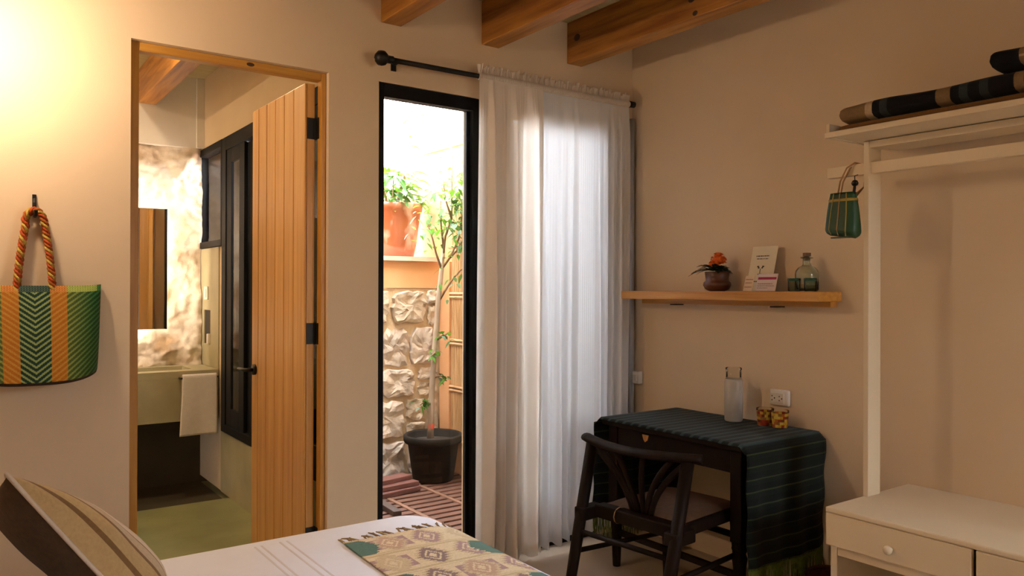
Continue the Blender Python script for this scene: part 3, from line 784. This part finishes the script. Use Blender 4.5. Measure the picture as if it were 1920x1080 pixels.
# ------------------------------------------------------------------ desk with cloth
TZ = .700
dk = thing('desk', 'small dark wooden desk against the right wall', 'desk', (2.76, 2.36, 0))
TX0, TX1, TY0, TY1 = 2.515, 3.035, 1.958, 2.765
obj('top', boxes((TX0, TY0, TZ-.028, TX1, TY1, TZ)), 'dark_wood', dk, bevel=.004)
obj('apron', boxes((TX0+.035, TY0+.07, TZ-.125, TX0+.06, TY1-.07, TZ-.0285)), 'dark_wood', dk)
obj('apron', boxes((TX1-.06, TY0+.07, TZ-.125, TX1-.035, TY1-.07, TZ-.0285)), 'dark_wood', dk)
obj('apron', boxes((TX0+.07, TY0+.035, TZ-.125, TX1-.07, TY0+.06, TZ-.0285)), 'dark_wood', dk)
obj('apron', boxes((TX0+.07, TY1-.06, TZ-.125, TX1-.07, TY1-.035, TZ-.0285)), 'dark_wood', dk)
b = bmesh.new(); vs = [(TX0+.034, 2.53, .655), (TX0+.034, 2.49, .655), (TX0+.034, 2.497, .632), (TX0+.034, 2.513, .622), (TX0+.034, 2.523, .634)]
f = b.faces.new([b.verts.new(p) for p in vs]); r_ = bmesh.ops.extrude_face_region(b, geom=[f])
for v in r_['geom']:
    if isinstance(v, bmesh.types.BMVert): v.co.x -= .003
o = obj('inlay', b, 'frame_wood', dk); o['label'] = 'pale wood inlay on the desk apron'
for x in (TX0+.025, TX1-.08):
    for y in (TY0+.02, TY1-.075):
        cx, cy = x+.0275, y+.0275
        bm = boxes((x, y, .30, x+.055, y+.055, TZ-.0285))
        lathe(bm, [(.018, 0), (.020, .04), (.026, .20), (.031, .235), (.024, .255), (.033, .275), (.027, .301)], (cx, cy, 0), 16)
        obj('leg', bm, 'dark_wood', dk, bevel=.003)
obj('stretcher', boxes((TX0+.045, TY0+.05, .15, TX0+.065, TY1-.05, .175)), 'dark_wood', dk)
obj('stretcher', boxes((TX1-.06, TY0+.05, .15, TX1-.04, TY1-.05, .175)), 'dark_wood', dk)
cl = thing('table_cloth', 'dark teal striped woven cloth with lime fringe draped over the desk', 'cloth', (2.75, 2.36, .1))
CX0, CX1 = 2.500, 3.030
drop = .455
path = []
LB, RB = TY1+.030, TY0-.030
n = 150
for k in range(n+1): path.append((LB+.004*math.sin(k*.1), TZ-.02-drop*(1-k/n)))
for k in range(1, 9):
    a = PI/2*k/9; path.append((LB-.026*(math.sin(a)), TZ-.020+.0245*math.sin(a)))
m_ = 260
for k in range(m_+1): path.append((TY1-.005+(TY0-TY1+.01)*k/m_, TZ+.005))
for k in range(1, 9):
    a = PI/2*k/9; path.append((RB+.026*(math.cos(a)), TZ-.020+.0245*math.cos(a)))
for k in range(n+1): path.append((RB-.004*math.sin(k*.1), TZ-.02-drop*k/n))
arc = [0]
for a, b_ in zip(path, path[1:]): arc.append(arc[-1]+math.hypot(b_[0]-a[0], b_[1]-a[1]))
NP = len(path)-1
def cfn(u, v):
    i = min(int(round(v*NP)), NP); y, z = path[i]
    x = CX0+(CX1-CX0)*u
    hang = max(0, TZ-.02-z)
    s_ = 1 if y > 2.4 else -1
    y += s_*(.010*math.sin(u*9+1)*hang/drop+.006*math.sin(u*23)*hang/drop)+s_*.006*(hang > 0)
    x += -.004*hang+.012*hang*math.sin(u*5)
    zz = z+(.0012*vnoise(x*12, y*12, 5) if hang == 0 else 0)+(-.03*(.5-abs(u-.45))*hang/drop)
    if u < .02 and hang == 0: zz -= .008
    return (x, y, max(zz, .03))
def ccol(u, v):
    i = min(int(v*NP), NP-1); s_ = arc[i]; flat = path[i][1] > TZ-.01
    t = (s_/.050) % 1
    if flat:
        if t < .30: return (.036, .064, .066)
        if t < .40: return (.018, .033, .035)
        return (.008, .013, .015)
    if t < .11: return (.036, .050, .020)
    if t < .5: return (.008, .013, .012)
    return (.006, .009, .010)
obj('cloth', grid(40, NP, cfn, ccol), 'pattern_soft', cl, solid=.003, smooth=True, offset=0)
for vv, s_, nm in ((0, 1, 'left'), (1, -1, 'right')):
    bm = bmesh.new(); rf = random.Random(9)
    for k in range(95):
        u = (k+.5)/95; p = Vector(cfn(u, vv)); L = .095+rf.uniform(-.02, .03)
        tube(bm, [p+Vector((0, 0, .01)), p+Vector((rf.uniform(-.003, .003), rf.uniform(-.004, .004), -L*.5)), p+Vector((rf.uniform(-.008, .008), rf.uniform(-.006, .006), -L))], [.0032, .003, .002], 4)
    o = obj('fringe', bm, 'fringe_green', cl); o['kind'] = 'stuff'; o['label'] = 'lime green fringe'
TT = TZ+.0075
wb = thing('water_bottle', 'frosted glass water bottle with clear neck standing on the desk', 'bottle', (2.93, 2.325, TT))
obj('body', new(lathe, [(.001, .002), (.037, .001), (.041, .006), (.041, .182), (.038, .194), (.035, .196), (.037, .185), (.037, .010), (.001, .007)], (2.93, 2.325, TT), 30), 'glass_frost', wb, smooth=True)
obj('neck', new(lathe, [(.0345, .1965), (.0345, .236), (.0368, .238), (.0368, .246), (.0335, .2465)], (2.93, 2.325, TT), 30, cap=False), 'pane_clear', wb, smooth=True)
AM = [(.55, .28, .02), (.30, .03, .01), (.16, .03, .01), (.62, .40, .06), (.42, .10, .015), (.25, .12, .02)]
for (y, x, lb) in ((2.172, 2.955, 'amber mosaic candle glass nearer the frosted bottle'), (2.098, 2.960, 'amber mosaic candle glass nearer the desk end')):
    g_ = thing('candle_glass', lb, 'candle holder', (x, y, TT), 'amber mosaic candle glasses')
    rc = random.Random(int(y*1000))
    def gf(u, v): a = 2*PI*u; r = .033+.004*v; return (x+r*math.cos(a), y+r*math.sin(a), TT+.003+v*.062)
    pal = {}
    def gc(u, v):
        k = (int(u*16+.5*(int(v*5) % 2)), int(v*5)); return pal.setdefault(k, rc.choice(AM))
    obj('mosaic', grid(64, 20, gf, gc), 'plastic_weave', g_, smooth=True)
    obj('cup', new(lathe, [(.001, .001), (.032, .001), (.0325, .004), (.001, .005)], (x, y, TT), 24), 'glass_clear', g_)
    obj('rim', new(lathe, [(.0372, .0645), (.0385, .067), (.0385, .077), (.0365, .0775)], (x, y, TT), 24, cap=False), 'pane_clear', g_, smooth=True)
ot = thing('power_outlet', 'white double power socket on the wall above the desk', 'outlet', (W-.01, 2.16, .80))
obj('plate', boxes((W-.022, 2.108, .79, W-.001, 2.208, .862)), 'white_plastic', ot, bevel=.006)
obj('socket_face', boxes((W-.026, 2.128, .802, W-.0215, 2.200, .846)), 'white_plastic', ot, bevel=.002)
for y in (2.183, 2.145):
    for (dy, dz, ww) in ((.006, .008, .002), (.006, -.010, .002), (-.007, -.001, .0025)):
        obj('slot', boxes((W-.0268, y+dy-ww, .824+dz-.003, W-.0258, y+dy+ww, .824+dz+.003)), 'slot', ot)
cnd = tag(obj('cable_duct', boxes((W-.016, 2.752, .02, W-.001, 2.780, .66)), 'white_plastic', bevel=.002), 'white cable duct on the wall behind the desk', 'cable duct')

# ------------------------------------------------------------------ chair
ch = thing('desk_chair', 'dark wooden chair with fanned back slats and tan seat at the desk', 'chair', (2.4, 2.2, 0))
CYM = 2.198
def leg(p0, p1, r0, r1, name='leg'):
    obj(name, new(tube, [p0, Vector(p0).lerp(Vector(p1), .5), p1], [r0, (r0+r1)/2+.002, r1], 12), 'dark_wood', ch, smooth=True)
leg((2.02, CYM+.232, 0), (2.185, CYM+.238, .675), .020, .025)
leg((2.02, CYM-.232, 0), (2.185, CYM-.238, .675), .020, .025)
leg((2.63, CYM+.19, 0), (2.60, CYM+.17, .43), .017, .023)
leg((2.63, CYM-.19, 0), (2.60, CYM-.17, .43), .017, .023)
pts = []
for k in range(25):
    t = k/24*2-1; pts.append((2.205-.075*(1-t*t), CYM+t*.288, .690-.006*(1-abs(t))))
obj('crest_rail', new(tube, pts, [.026]*25, 12, flat=.7), 'dark_wood', ch, smooth=True)
for s_ in (-1, 1):
    for (yt, yb) in ((.250, .045), (.190, .025), (.07, .012)):
        pp = []
        for k in range(13):
            t = k/12; e = t**1.7 if yt > .1 else t
            y = CYM+s_*(yb+(yt-yb)*(.25*t+.75*t**2.0)); tt = (y-CYM)/.288
            xt = 2.205-.075*(1-(yt/.288)**2)
            pp.append((2.215*(1-t)+xt*t, y, .425+.255*t))
        obj('back_slat', new(tube, pp, .013, 8, flat=.75), 'dark_wood', ch, smooth=True)
sx0, sx1 = 2.20, 2.645
bm = bmesh.new()
pr = [(sx0, CYM-.205), (sx1, CYM-.195), (sx1, CYM+.195), (sx0, CYM+.205)]
def prism(bm, poly, z0, z1):
    a = [bm.verts.new((x, y, z0)) for x, y in poly]; b = [bm.verts.new((x, y, z1)) for x, y in poly]
    bm.faces.new(a[::-1]); bm.faces.new(b); k = len(poly)
    for i in range(k): bm.faces.new((a[i], a[(i+1) % k], b[(i+1) % k], b[i]))
prism(bm, pr, .375, .428)
obj('seat_rail', bm, 'dark_wood', ch, bevel=.012)
def seatfn(u, v):
    a, b = 2*u-1, 2*v-1; h = max(0, (1-abs(a)**4)*(1-abs(b)**4))**.5
    x = sx0+.02+(sx1-sx0-.035)*u; hw = (.19-.01*u); return (x, CYM+b*hw, .4285+.022*h-.006*(1-a*a)*(1-b*b))
obj('seat', grid(20, 20, seatfn), 'seat_tan', ch, smooth=True)
for s_ in (-1, 1):
    obj('stretcher', new(tube, [(2.085, CYM+s_*.234, .25), (2.617, CYM+s_*.185, .23)], .011, 8), 'dark_wood', ch, smooth=True)
obj('stretcher', new(tube, [(2.617, CYM-.18, .30), (2.617, CYM+.18, .30)], .011, 8), 'dark_wood', ch, smooth=True)
obj('stretcher', new(tube, [(2.098, CYM-.225, .33), (2.098, CYM+.225, .33)], .011, 8), 'dark_wood', ch, smooth=True)
obj('cross_rail', boxes((2.095, CYM-.255, .375, 2.215, CYM-.195, .425), (2.095, CYM+.195, .375, 2.215, CYM+.255, .425), (2.165, CYM-.21, .378, 2.225, CYM+.21, .43)), 'dark_wood', ch, bevel=.006)
pp = [(2.160+.0*k, CYM+.095+.006*math.cos(k*PI/6), .405+.042*math.sin(k*PI/6)) for k in range(12)]
pp = [(2.192+.036*math.cos(k*PI/6), CYM+.095, .404+.032*math.sin(k*PI/6)) for k in range(13)]
o = obj('cord_tie', new(tube, pp, .0025, 5), 'cord_tan', ch, smooth=True)

RC = Matrix.Translation((2.19, CYM, 0)) @ Matrix.Rotation(math.radians(6), 4, 'Z') @ Matrix.Translation((-2.19, -CYM, 0))
ch.matrix_world = RC @ Matrix.Translation(ch.location)

# ------------------------------------------------------------------ clothes rack with drawers
rk = thing('clothes_rack', 'cream painted clothes rack with drawer bench and top shelf', 'clothes rack', (2.78, 1.0, 0))
RY0, RY1 = .30, 1.580
BF = 2.502
obj('bench_top', boxes((BF-.012, RY0, .535, W-.002, RY1, .554)), 'cream_paint', rk, bevel=.005)
obj('bench_side', boxes((BF+.012, RY1-.03, 0, W-.002, RY1-.006, .534)), 'cream_paint', rk, bevel=.002)
obj('bench_side', boxes((BF+.012, RY0+.006, 0, W-.002, RY0+.03, .534)), 'cream_paint', rk, bevel=.002)
obj('bench_rail', boxes((BF+.014, RY0+.031, .385, BF+.034, RY1-.031, .42)), 'cream_paint', rk, bevel=.002)
obj('bench_shelf', boxes((BF+.035, RY0+.031, .385, W-.012, RY1-.031, .40)), 'cream_paint', rk)
obj('bench_back', boxes((W-.011, RY0+.031, .02, W-.002, RY1-.031, .534)), 'cream_paint', rk)
obj('bench_floor', boxes((BF+.02, RY0+.031, .06, W-.012, RY1-.031, .08)), 'cream_paint', rk)
for (a, b_) in ((1.098, RY1), (.595, 1.086), (RY0+.005, .583)):
    dr = obj('drawer', boxes((BF-.010, a, .421, BF+.011, b_, .5335)), 'cream_paint', rk, bevel=.004)
    kb = bmesh.new(); lathe(kb, [(.007, 0), (.007, .010), (.013, .016), (.015, .023), (.012, .031), (.001, .034)], seg=18)
    for v in kb.verts: v.co = Vector((BF-.010-v.co.z, (a+b_)/2+.005+v.co.x, .468+v.co.y))
    obj('knob', kb, 'cream_paint', dr, smooth=True)
PXa, PXb = 2.727, 2.81
SHZ = 1.862
for y in (RY1-.004, RY0+.04):
    obj('post', boxes((PXa, y-.018, .5545, PXb, y+.002, SHZ-.003)), 'cream_paint', rk, bevel=.002)
obj('top_rail', boxes((PXa+.001, RY0+.042, SHZ-.028, PXb-.01, RY1-.023, SHZ-.003)), 'cream_paint', rk, bevel=.002)
tsf = obj('top_shelf', boxes((2.558, RY0-.02, SHZ, W-.03, RY1+.028, SHZ+.014)), 'cream_paint', rk, bevel=.002)
obj('shelf_edge', boxes((2.556, RY1+.029, SHZ-.002, W-.03, RY1+.043, SHZ+.048)), 'cream_paint', tsf, bevel=.002)
obj('shelf_edge', boxes((2.546, RY0-.02, SHZ-.004, 2.5575, RY1+.043, SHZ+.016)), 'cream_paint', tsf, bevel=.002)
obj('hanging_bar', boxes((2.742, RY0+.0, 1.742, 2.772, RY1+.155, 1.784)), 'cream_paint', rk, bevel=.002)

# folded blankets on the top shelf
KB, KT, KG, KO, KW = (.010, .010, .013), (.26, .17, .08), (.032, .042, .042), (.20, .10, .035), (.50, .37, .22)
def blanket(name, label, x0, x1, y0, y1, z0, h, colf, seed, layers=2, edge=KO):
    t = thing(name, label, 'blanket', ((x0+x1)/2, (y0+y1)/2, z0))
    hs = [h] if layers == 1 else [h*.3, h*.7]
    for k in range(layers):
        za = z0+sum(hs[:k]); hh = hs[k]
        def f(u, v, za=za, k=k, hh=hh):
            y = y0+(y1-y0)*u; a = 2*PI*v
            ca, sa = math.cos(a), math.sin(a)
            e = (abs(ca)**4+abs(sa)**4)**(-.25)
            cx, hw = (x0+x1)/2, (x1-x0)/2
            en = max(0, 1-(2*u-1)**44)**.5
            top = 1+.28*vnoise(y*5, seed, k)
            x = cx-hw*ca*e*(.93+.07*en)+.010*vnoise(y*6, k, seed)
            sc = .5*hh*(en*.70+.30)
            z = za+hh*.5+sc*sa*e*(top if sa > 0 and k == layers-1 else 1)
            return (x, y, max(z, z0+.0008))
        def c_(u, v, k=k):
            if k < layers-1: return edge if not (.0 < 0) else edge
            return colf(u, v)
        obj('fold', grid(90, 28, f, c_), 'pattern_soft', t, smooth=True)
        for e_, nm in ((0, 'near'), (1, 'far')):
            cb = bmesh.new(); cb.faces.new([cb.verts.new(f(e_, j/28)) for j in range(28)])
            lay = cb.loops.layers.float_color.new('Col')
            for l in cb.faces[:][0].loops: l[lay] = (*c_(e_*.999, .3), 1)
            obj('fold_end', cb, 'pattern_soft', t)
    return t
def bc(u, v):
    y = 1.565-(1.565-.55)*(1-u)
    s_ = (1-u)*1.0
    for a, b_, c in ((0, .13, KT), (.13, .165, KW), (.165, .20, KB), (.20, .235, KG), (.235, .43, KB), (.43, .49, KT), (.49, .52, KB), (.52, .55, KG), (.55, .60, KB), (.60, .63, KG), (.63, .72, KB), (.72, .76, KT), (.76, 1.1, KB)):
        if a <= s_*.999 < b_: return c
    return KB
blanket('striped_blanket', 'folded dark blanket with tan and charcoal stripes on top shelf', 2.585, 2.96, .80, 1.600, SHZ+.0165, .100, bc, 1)
def bc2(u, v):
    s_ = (1-u)
    return KB if s_ < .16 else (KW if .1 < v < .32 or v > .95 else KT)
blanket('rolled_blanket', 'tan and black blanket stacked over the folded dark one', 2.60, 2.95, .55, 1.10, SHZ+.130, .062, bc2, 4, 1)

# small green bag on the end of the bar
sbg = thing('small_bag', 'small green woven bag hanging on the rack bar end', 'bag', (2.735, 1.645, 1.50))
def sbf(u, v):
    a = 2*PI*u; z = 1.512+.165*v
    hy_ = .064*(1-.25*v)+.004*math.sin(v*3); hx_ = .045*(1-.55*v)
    if v < .12: k = (v/.12)**.5; hy_ *= .75+.25*k; hx_ *= .4+.6*k
    c, s_ = math.cos(a), math.sin(a); e = (abs(c)**3+abs(s_)**3)**(-1/3)
    return (2.712+hx_*c*e, 1.650+hy_*s_*e, z+.008*s_*(1-v))
obj('bag_body', grid(40, 20, sbf), 'bag_green', sbg, smooth=True, solid=.002)
obj('bag_base', new(prism, [(sbf(k/20, 0)[0], sbf(k/20, 0)[1]) for k in range(20)], 1.508, 1.5125), 'bag_green_dark', sbg)
obj('top_band', grid(40, 1, lambda u, v: (sbf(u, .84)[0]+(sbf(u, .84)[0]-2.712)*.06, sbf(u, .84)[1]+(sbf(u, .84)[1]-1.65)*.04, 1.643+.011*v)), 'bag_yellow', sbg, smooth=True, solid=.001)
for u in (.42, .5, .58):
    obj('stripe', new(tube, [Vector(sbf(u, k/8*.95+.03))+Vector((-.0015, 0, 0)) for k in range(9)], .0022, 5), 'bag_yellow' if u != .5 else 'cord_tan', sbg)
for dx in (-.008, .012):
    pp = [(2.710+dx, 1.668, 1.660), (2.716+dx, 1.660, 1.72), (2.728+dx, 1.640, 1.77), (2.745+dx, 1.618, 1.7885), (2.762+dx, 1.606, 1.784), (2.782+dx*.2, 1.60, 1.755), (2.775, 1.605, 1.70), (2.735+dx, 1.622, 1.660)]
    obj('handle', new(tube, pp, .0032, 6), 'cord_tan', sbg, smooth=True)
bm = bmesh.new()
lathe(bm, [(.001, -.013), (.010, -.008), (.013, 0), (.009, .009), (.001, .013)], (2.706, 1.600, 1.708), 12)
tube(bm, [(2.706, 1.600, 1.71), (2.708, 1.602, 1.735), (2.73, 1.602, 1.741)], .002, 5); tube(bm, [(2.706, 1.600, 1.70), (2.708, 1.606, 1.665)], .006, 6)
obj('pompom', bm, 'iron', sbg, smooth=True)

# dark red basket on the floor between cloth and bench
rb = thing('floor_basket', 'low dark red basket on the floor beside the desk cloth', 'basket', (2.86, 1.80, 0))
obj('basket_body', new(lathe, [(.001, .002), (.085, 0), (.105, .10), (.110, .17), (.100, .17), (.09, .02), (.001, .02)], (2.86, 1.77, .001), 24), 'red_box', rb, smooth=True)
obj('basket_rim', new(tube, [(2.86+.106*math.cos(a), 1.77+.106*math.sin(a), .172) for a in [2*PI*k/24 for k in range(25)]], .009, 6, cap=False), 'red_box', rb, smooth=True)

# ------------------------------------------------------------------ bathroom fittings
va = thing('vanity', 'floating grey-green cement vanity with basin', 'vanity', (.9, 5.45, .45))
VY = 5.25
obj('counter', boxes((-.88, VY, .74, .60, 5.735, .784), (1.27, VY, .74, XR-.009, 5.735, .784), (.60, VY, .74, 1.27, 5.36, .784), (.60, 5.62, .74, 1.27, 5.735, .784)), 'concrete', va)
obj('basin', boxes((.60, 5.36, .66, 1.27, 5.62, .672)), 'concrete', va)
obj('apron', boxes((-.88, VY, .465, XR-.009, VY+.05, .7395)), 'concrete', va, bevel=.003)
obj('underside', boxes((-.88, VY+.051, .465, XR-.009, 5.735, .50)), 'concrete', va)
obj('drain_pipe', new(tube, [(.935, 5.45, .464), (.935, 5.45, .36), (.935, 5.735, .36)], .02, 10), 'chrome', va, smooth=True)
tw = thing('towel_bar', 'black towel bar on the front of the vanity', 'towel bar', (1.28, VY-.04, .735))
bm = new(tube, [(1.165, VY-.04, .742), (1.398, VY-.04, .742)], .006, 8)
for x in (1.170, 1.392): tube(bm, [(x, VY-.04, .742), (x, VY-.0005, .742)], .006, 8)
obj('bar', bm, 'iron', tw, smooth=True)
hw_ = thing('hand_towel', 'white hand towel folded over the bar under the basin', 'towel', (1.28, VY-.05, .35))
def twf(u, v):
    x0, x1 = 1.180, 1.388
    s_ = v*.80
    x = x0+(x1-x0)*u
    if s_ < .375: z = .755-.375+s_; y = VY-.052-.006*math.sin(u*7+1)*(1-s_/.375)-.010*(1-s_/.375); x -= .022*(1-s_/.375)*(1-u)
    elif s_ < .405: a = PI*(s_-.375)/.03; z = .755+.010*math.sin(a)-.0; y = VY-.040-.012*math.cos(a)
    else: z = .755-(s_-.405)*.9; y = VY-.028+.004*math.sin(u*6)*min(1, (s_-.405)*4)
    return (x, y, z)
obj('towel_sheet', grid(24, 60, twf), 'towel', hw_, smooth=True, solid=.006, offset=0)
mr = thing('wall_mirror', 'frameless backlit mirror floating before the raw rock', 'mirror', (.95, 5.5, 1.04))
MY = 5.50
MA = math.radians(-2.2)
def mrot(bm):
    for v in bm.verts:
        dx, dy = v.co.x-1.158, v.co.y-MY
        v.co.x = 1.158+dx*math.cos(MA)-dy*math.sin(MA); v.co.y = MY+dx*math.sin(MA)+dy*math.cos(MA)
    return bm
obj('mirror_glass', mrot(boxes((.42, MY, 1.045, 1.136, MY+.006, 1.832))), 'mirror', mr)
obj('mirror_edge', mrot(boxes((1.1365, MY-.001, 1.043, 1.148, MY+.022, 1.834), (.42, MY+.0065, 1.043, 1.1365, MY+.022, 1.834))), 'black_steel', mr)
obj('led_strip', mrot(boxes((1.10, MY+.0225, 1.08, 1.115, MY+.03, 1.80), (.45, MY+.0225, 1.08, 1.10, MY+.03, 1.095), (.45, MY+.0225, 1.785, 1.10, MY+.03, 1.80))), 'led', mr)
sw = thing('bathroom_switch', 'white switch plate on the cement beside the basin', 'switch', (XR-.012, 5.54, 1.22))
obj('plate', boxes((XR-.018, 5.50, 1.235, XR-.0082, 5.585, 1.325)), 'white_plastic', sw, bevel=.003)
obj('rocker', boxes((XR-.022, 5.525, 1.25, XR-.0175, 5.56, 1.31)), 'white_plastic', sw, bevel=.002)
sd = tag(obj('soap_box', boxes((XR-.024, 5.458, .937, XR-.0006, 5.495, 1.005)), 'white_plastic', bevel=.004), 'small white soap packet in the cement niche', 'soap')
for (x, y, lb) in ((.85, 4.30, 'round ceiling spot in the bathroom near the doorway'), (-.2, 5.0, 'round ceiling spot over the far side of the vanity')):
    sl_ = thing('ceiling_spot', lb, 'lamp', (x, y, BZ-.03), 'bathroom ceiling spots')
    obj('spot_ring', new(lathe, [(.045, -.012), (.055, -.012), (.055, -.0005), (.045, -.0005)], (x, y, BZ), 20, cap=False), 'white_plastic', sl_)
    obj('spot_lens', new(lathe, [(.001, -.034), (.026, -.029), (.040, -.014), (.044, -.002), (.001, -.002)], (x, y, BZ), 20), 'spot', sl_)

# ------------------------------------------------------------------ patio plants and boards
LG = 1.5455
pc = (2.655, 5.24)
pp_ = thing('clay_planter', 'large glazed terracotta planter with broad leaves on the patio ledge', 'plant', (pc[0], pc[1], LG))
obj('pot', new(lathe, [(.15, 0), (.165, .01), (.185, .10), (.200, .22), (.215, .33), (.226, .345), (.230, .385), (.222, .395), (.205, .39), (.195, .34)], (pc[0], pc[1], LG), 36), 'terracotta', pp_, smooth=True)
obj('soil', new(lathe, [(.20, .35), (.001, .365)], (pc[0], pc[1], LG), 20, cap=False), 'soil', pp_)
rl = random.Random(21)
for k in range(150):
    a = rl.uniform(0, 2*PI); r = rl.uniform(.02, .20); bm = bmesh.new()
    d = Vector((math.cos(a), math.sin(a), rl.uniform(-.2, .9))); p0 = Vector((pc[0]+r*math.cos(a), pc[1]+r*math.sin(a), LG+.37+rl.uniform(0, .34)*(1-r*1.5)))
    leafmesh(bm, p0, d, rl.uniform(.09, .17), rl.uniform(.022, .038), rl.uniform(.2, .9))
    obj('leaf', bm, rl.choice(('leaf_bright', 'leaf_bright', 'leaf_mid', 'leaf_grey')), pp_, smooth=True)
for k in range(9):
    a = rl.uniform(0, 2*PI)
    obj('stem', new(tube, [(pc[0]+.05*math.cos(a), pc[1]+.05*math.sin(a), LG+.35), (pc[0]+.09*math.cos(a), pc[1]+.09*math.sin(a), LG+.50), (pc[0]+.14*math.cos(a), pc[1]+.14*math.sin(a), LG+.60)], .005, 5), 'twig', pp_)
st = [(2.70, 5.26, LG+.36), (2.76, 5.26, LG+.62), (2.80, 5.26, LG+.85), (2.86, 5.26, LG+1.10), (2.90, 5.26, LG+1.35)]
obj('stem', new(tube, st, [.012, .011, .010, .008, .004], 7), 'bark', pp_, smooth=True)
for k in range(16):
    q = Vector(st[2]).lerp(Vector(st[4]), k/15); a = k*2.4; bm = bmesh.new()
    leafmesh(bm, q, Vector((math.cos(a), math.sin(a), .2)), .12, .024, .4)
    obj('leaf', bm, 'leaf_grey' if k % 2 else 'leaf_bright', pp_, smooth=True)

tr = thing('potted_ficus', 'slim ficus tree in a black pot in the patio corner', 'tree', (2.70, 4.68, 0))
tc_ = (2.695, 4.68)
obj('pot', new(lathe, [(.135, 0), (.14, .01), (.175, .25), (.195, .258), (.205, .275), (.205, .305), (.195, .315), (.180, .305), (.172, .25)], (tc_[0], tc_[1], .003), 32), 'black_pot', tr, smooth=True)
obj('soil', new(lathe, [(.175, .262), (.001, .275)], (tc_[0], tc_[1], .003), 20, cap=False), 'soil', tr)
tk = [(2.672, 4.68, .27), (2.676, 4.68, .42), (2.685, 4.68, .65), (2.708, 4.68, .95), (2.728, 4.68, 1.2), (2.757, 4.68, 1.45), (2.772, 4.68, 1.60)]
obj('trunk', new(tube, tk, [.026, .021, .020, .019, .018, .016, .012], 10), 'bark', tr, smooth=True)
obj('red_tape', new(tube, [(2.675, 4.68, .355), (2.677, 4.68, .385)], .0235, 12), 'red_tape', tr)
rt_ = random.Random(4)
br = [
 [(2.757, 4.68, 1.45), (2.80, 4.64, 1.53), (2.845, 4.60, 1.66), (2.86, 4.58, 1.82), (2.86, 4.56, 1.98), (2.85, 4.54, 2.18)],
 [(2.765, 4.68, 1.52), (2.775, 4.66, 1.68), (2.80, 4.62, 1.80), (2.79, 4.60, 1.98), (2.78, 4.58, 2.24)],
 [(2.73, 4.68, 1.22), (2.79, 4.62, 1.36), (2.84, 4.57, 1.44), (2.88, 4.53, 1.48)],
 [(2.80, 4.64, 1.53), (2.83, 4.60, 1.58), (2.88, 4.54, 1.70), (2.90, 4.50, 1.78)],
 [(2.757, 4.68, 1.45), (2.70, 4.66, 1.56), (2.66, 4.64, 1.66), (2.63, 4.63, 1.72), (2.61, 4.62, 1.76)],
 [(2.86, 4.58, 1.82), (2.885, 4.54, 1.92), (2.89, 4.52, 2.05)],
 [(2.80, 4.62, 1.80), (2.74, 4.60, 1.92), (2.72, 4.60, 2.06)],
 [(2.772, 4.68, 1.60), (2.74, 4.66, 1.75), (2.73, 4.65, 1.92)],
 [(2.708, 4.68, .95), (2.75, 4.64, 1.00), (2.77, 4.62, .98)], [(2.70, 4.68, .85), (2.67, 4.62, .88), (2.63, 4.6, .86)],
 [(2.69, 4.68, .70), (2.73, 4.63, .72), (2.76, 4.61, .68)], [(2.68, 4.68, .52), (2.60, 4.64, .55), (2.56, 4.62, .53)]]
lb_ = bmesh.new(); ld_ = bmesh.new(); lg_ = bmesh.new()
for i, q in enumerate(br):
    n_ = len(q)
    obj('branch', new(tube, q, [.008*(1-.75*k/(n_-1))+.001 for k in range(n_)], 6), 'twig', tr, smooth=True)
    cnt = 58 if i < 8 else 12
    if i in (2, 4): cnt = 22
    for k in range(cnt):
        t = rt_.uniform(.35, 1)*(n_-1); j = min(int(t), n_-2); p = Vector(q[j]).lerp(Vector(q[j+1]), t-j)
        sp_ = .15 if i < 8 else .035
        p = p+Vector((rt_.gauss(0, sp_*.5), rt_.gauss(0, sp_*.6), rt_.gauss(0, sp_*.45)))
        if p.x > 2.87: p.x = 2.87-rt_.random()*.06
        d = Vector((rt_.uniform(-1, 1), rt_.uniform(-1, 1), rt_.uniform(-.8, .3)))
        if d.x > 0 and p.x > 2.88: d.x *= -1
        leafmesh(rt_.choice((lb_, lb_, ld_, lg_)), p, d, rt_.uniform(.035, .065), rt_.uniform(.011, .019), .3, seg=3)
for bm, mm in ((lb_, 'leaf_bright'), (ld_, 'leaf_mid'), (lg_, 'leaf_grey')):
    o = obj('foliage', bm, mm, tr, smooth=True); o['kind'] = 'stuff'
# loose boards on the deck
def board(label, c, ang, L, wd, th, mat, tilt=0):
    bm = boxes((-L/2, -wd/2, 0, L/2, wd/2, th))
    bmesh.ops.rotate(bm, verts=bm.verts, cent=(0, 0, 0), matrix=Matrix.Rotation(ang, 3, 'Z') @ Matrix.Rotation(tilt, 3, 'X'))
    for v in bm.verts: v.co += Vector(c)
    tag(obj('loose_board', bm, mat, bevel=.003), label, 'board', 'loose boards on the patio deck')
board('reddish loose board at the bottom of the patio pile', (2.16, 4.47, .0025), .18, .62, .13, .03, 'plank_red')
board('reddish loose board in the middle of the patio pile', (2.17, 4.50, .034), .10, .60, .11, .028, 'plank_red')
board('reddish loose board on top of the patio pile', (2.15, 4.53, .0635), .20, .60, .10, .028, 'plank_red')
board('dark loose board on the deck near the window frame', (2.10, 4.20, .0025), 1.5, .34, .05, .03, 'plank_dark')
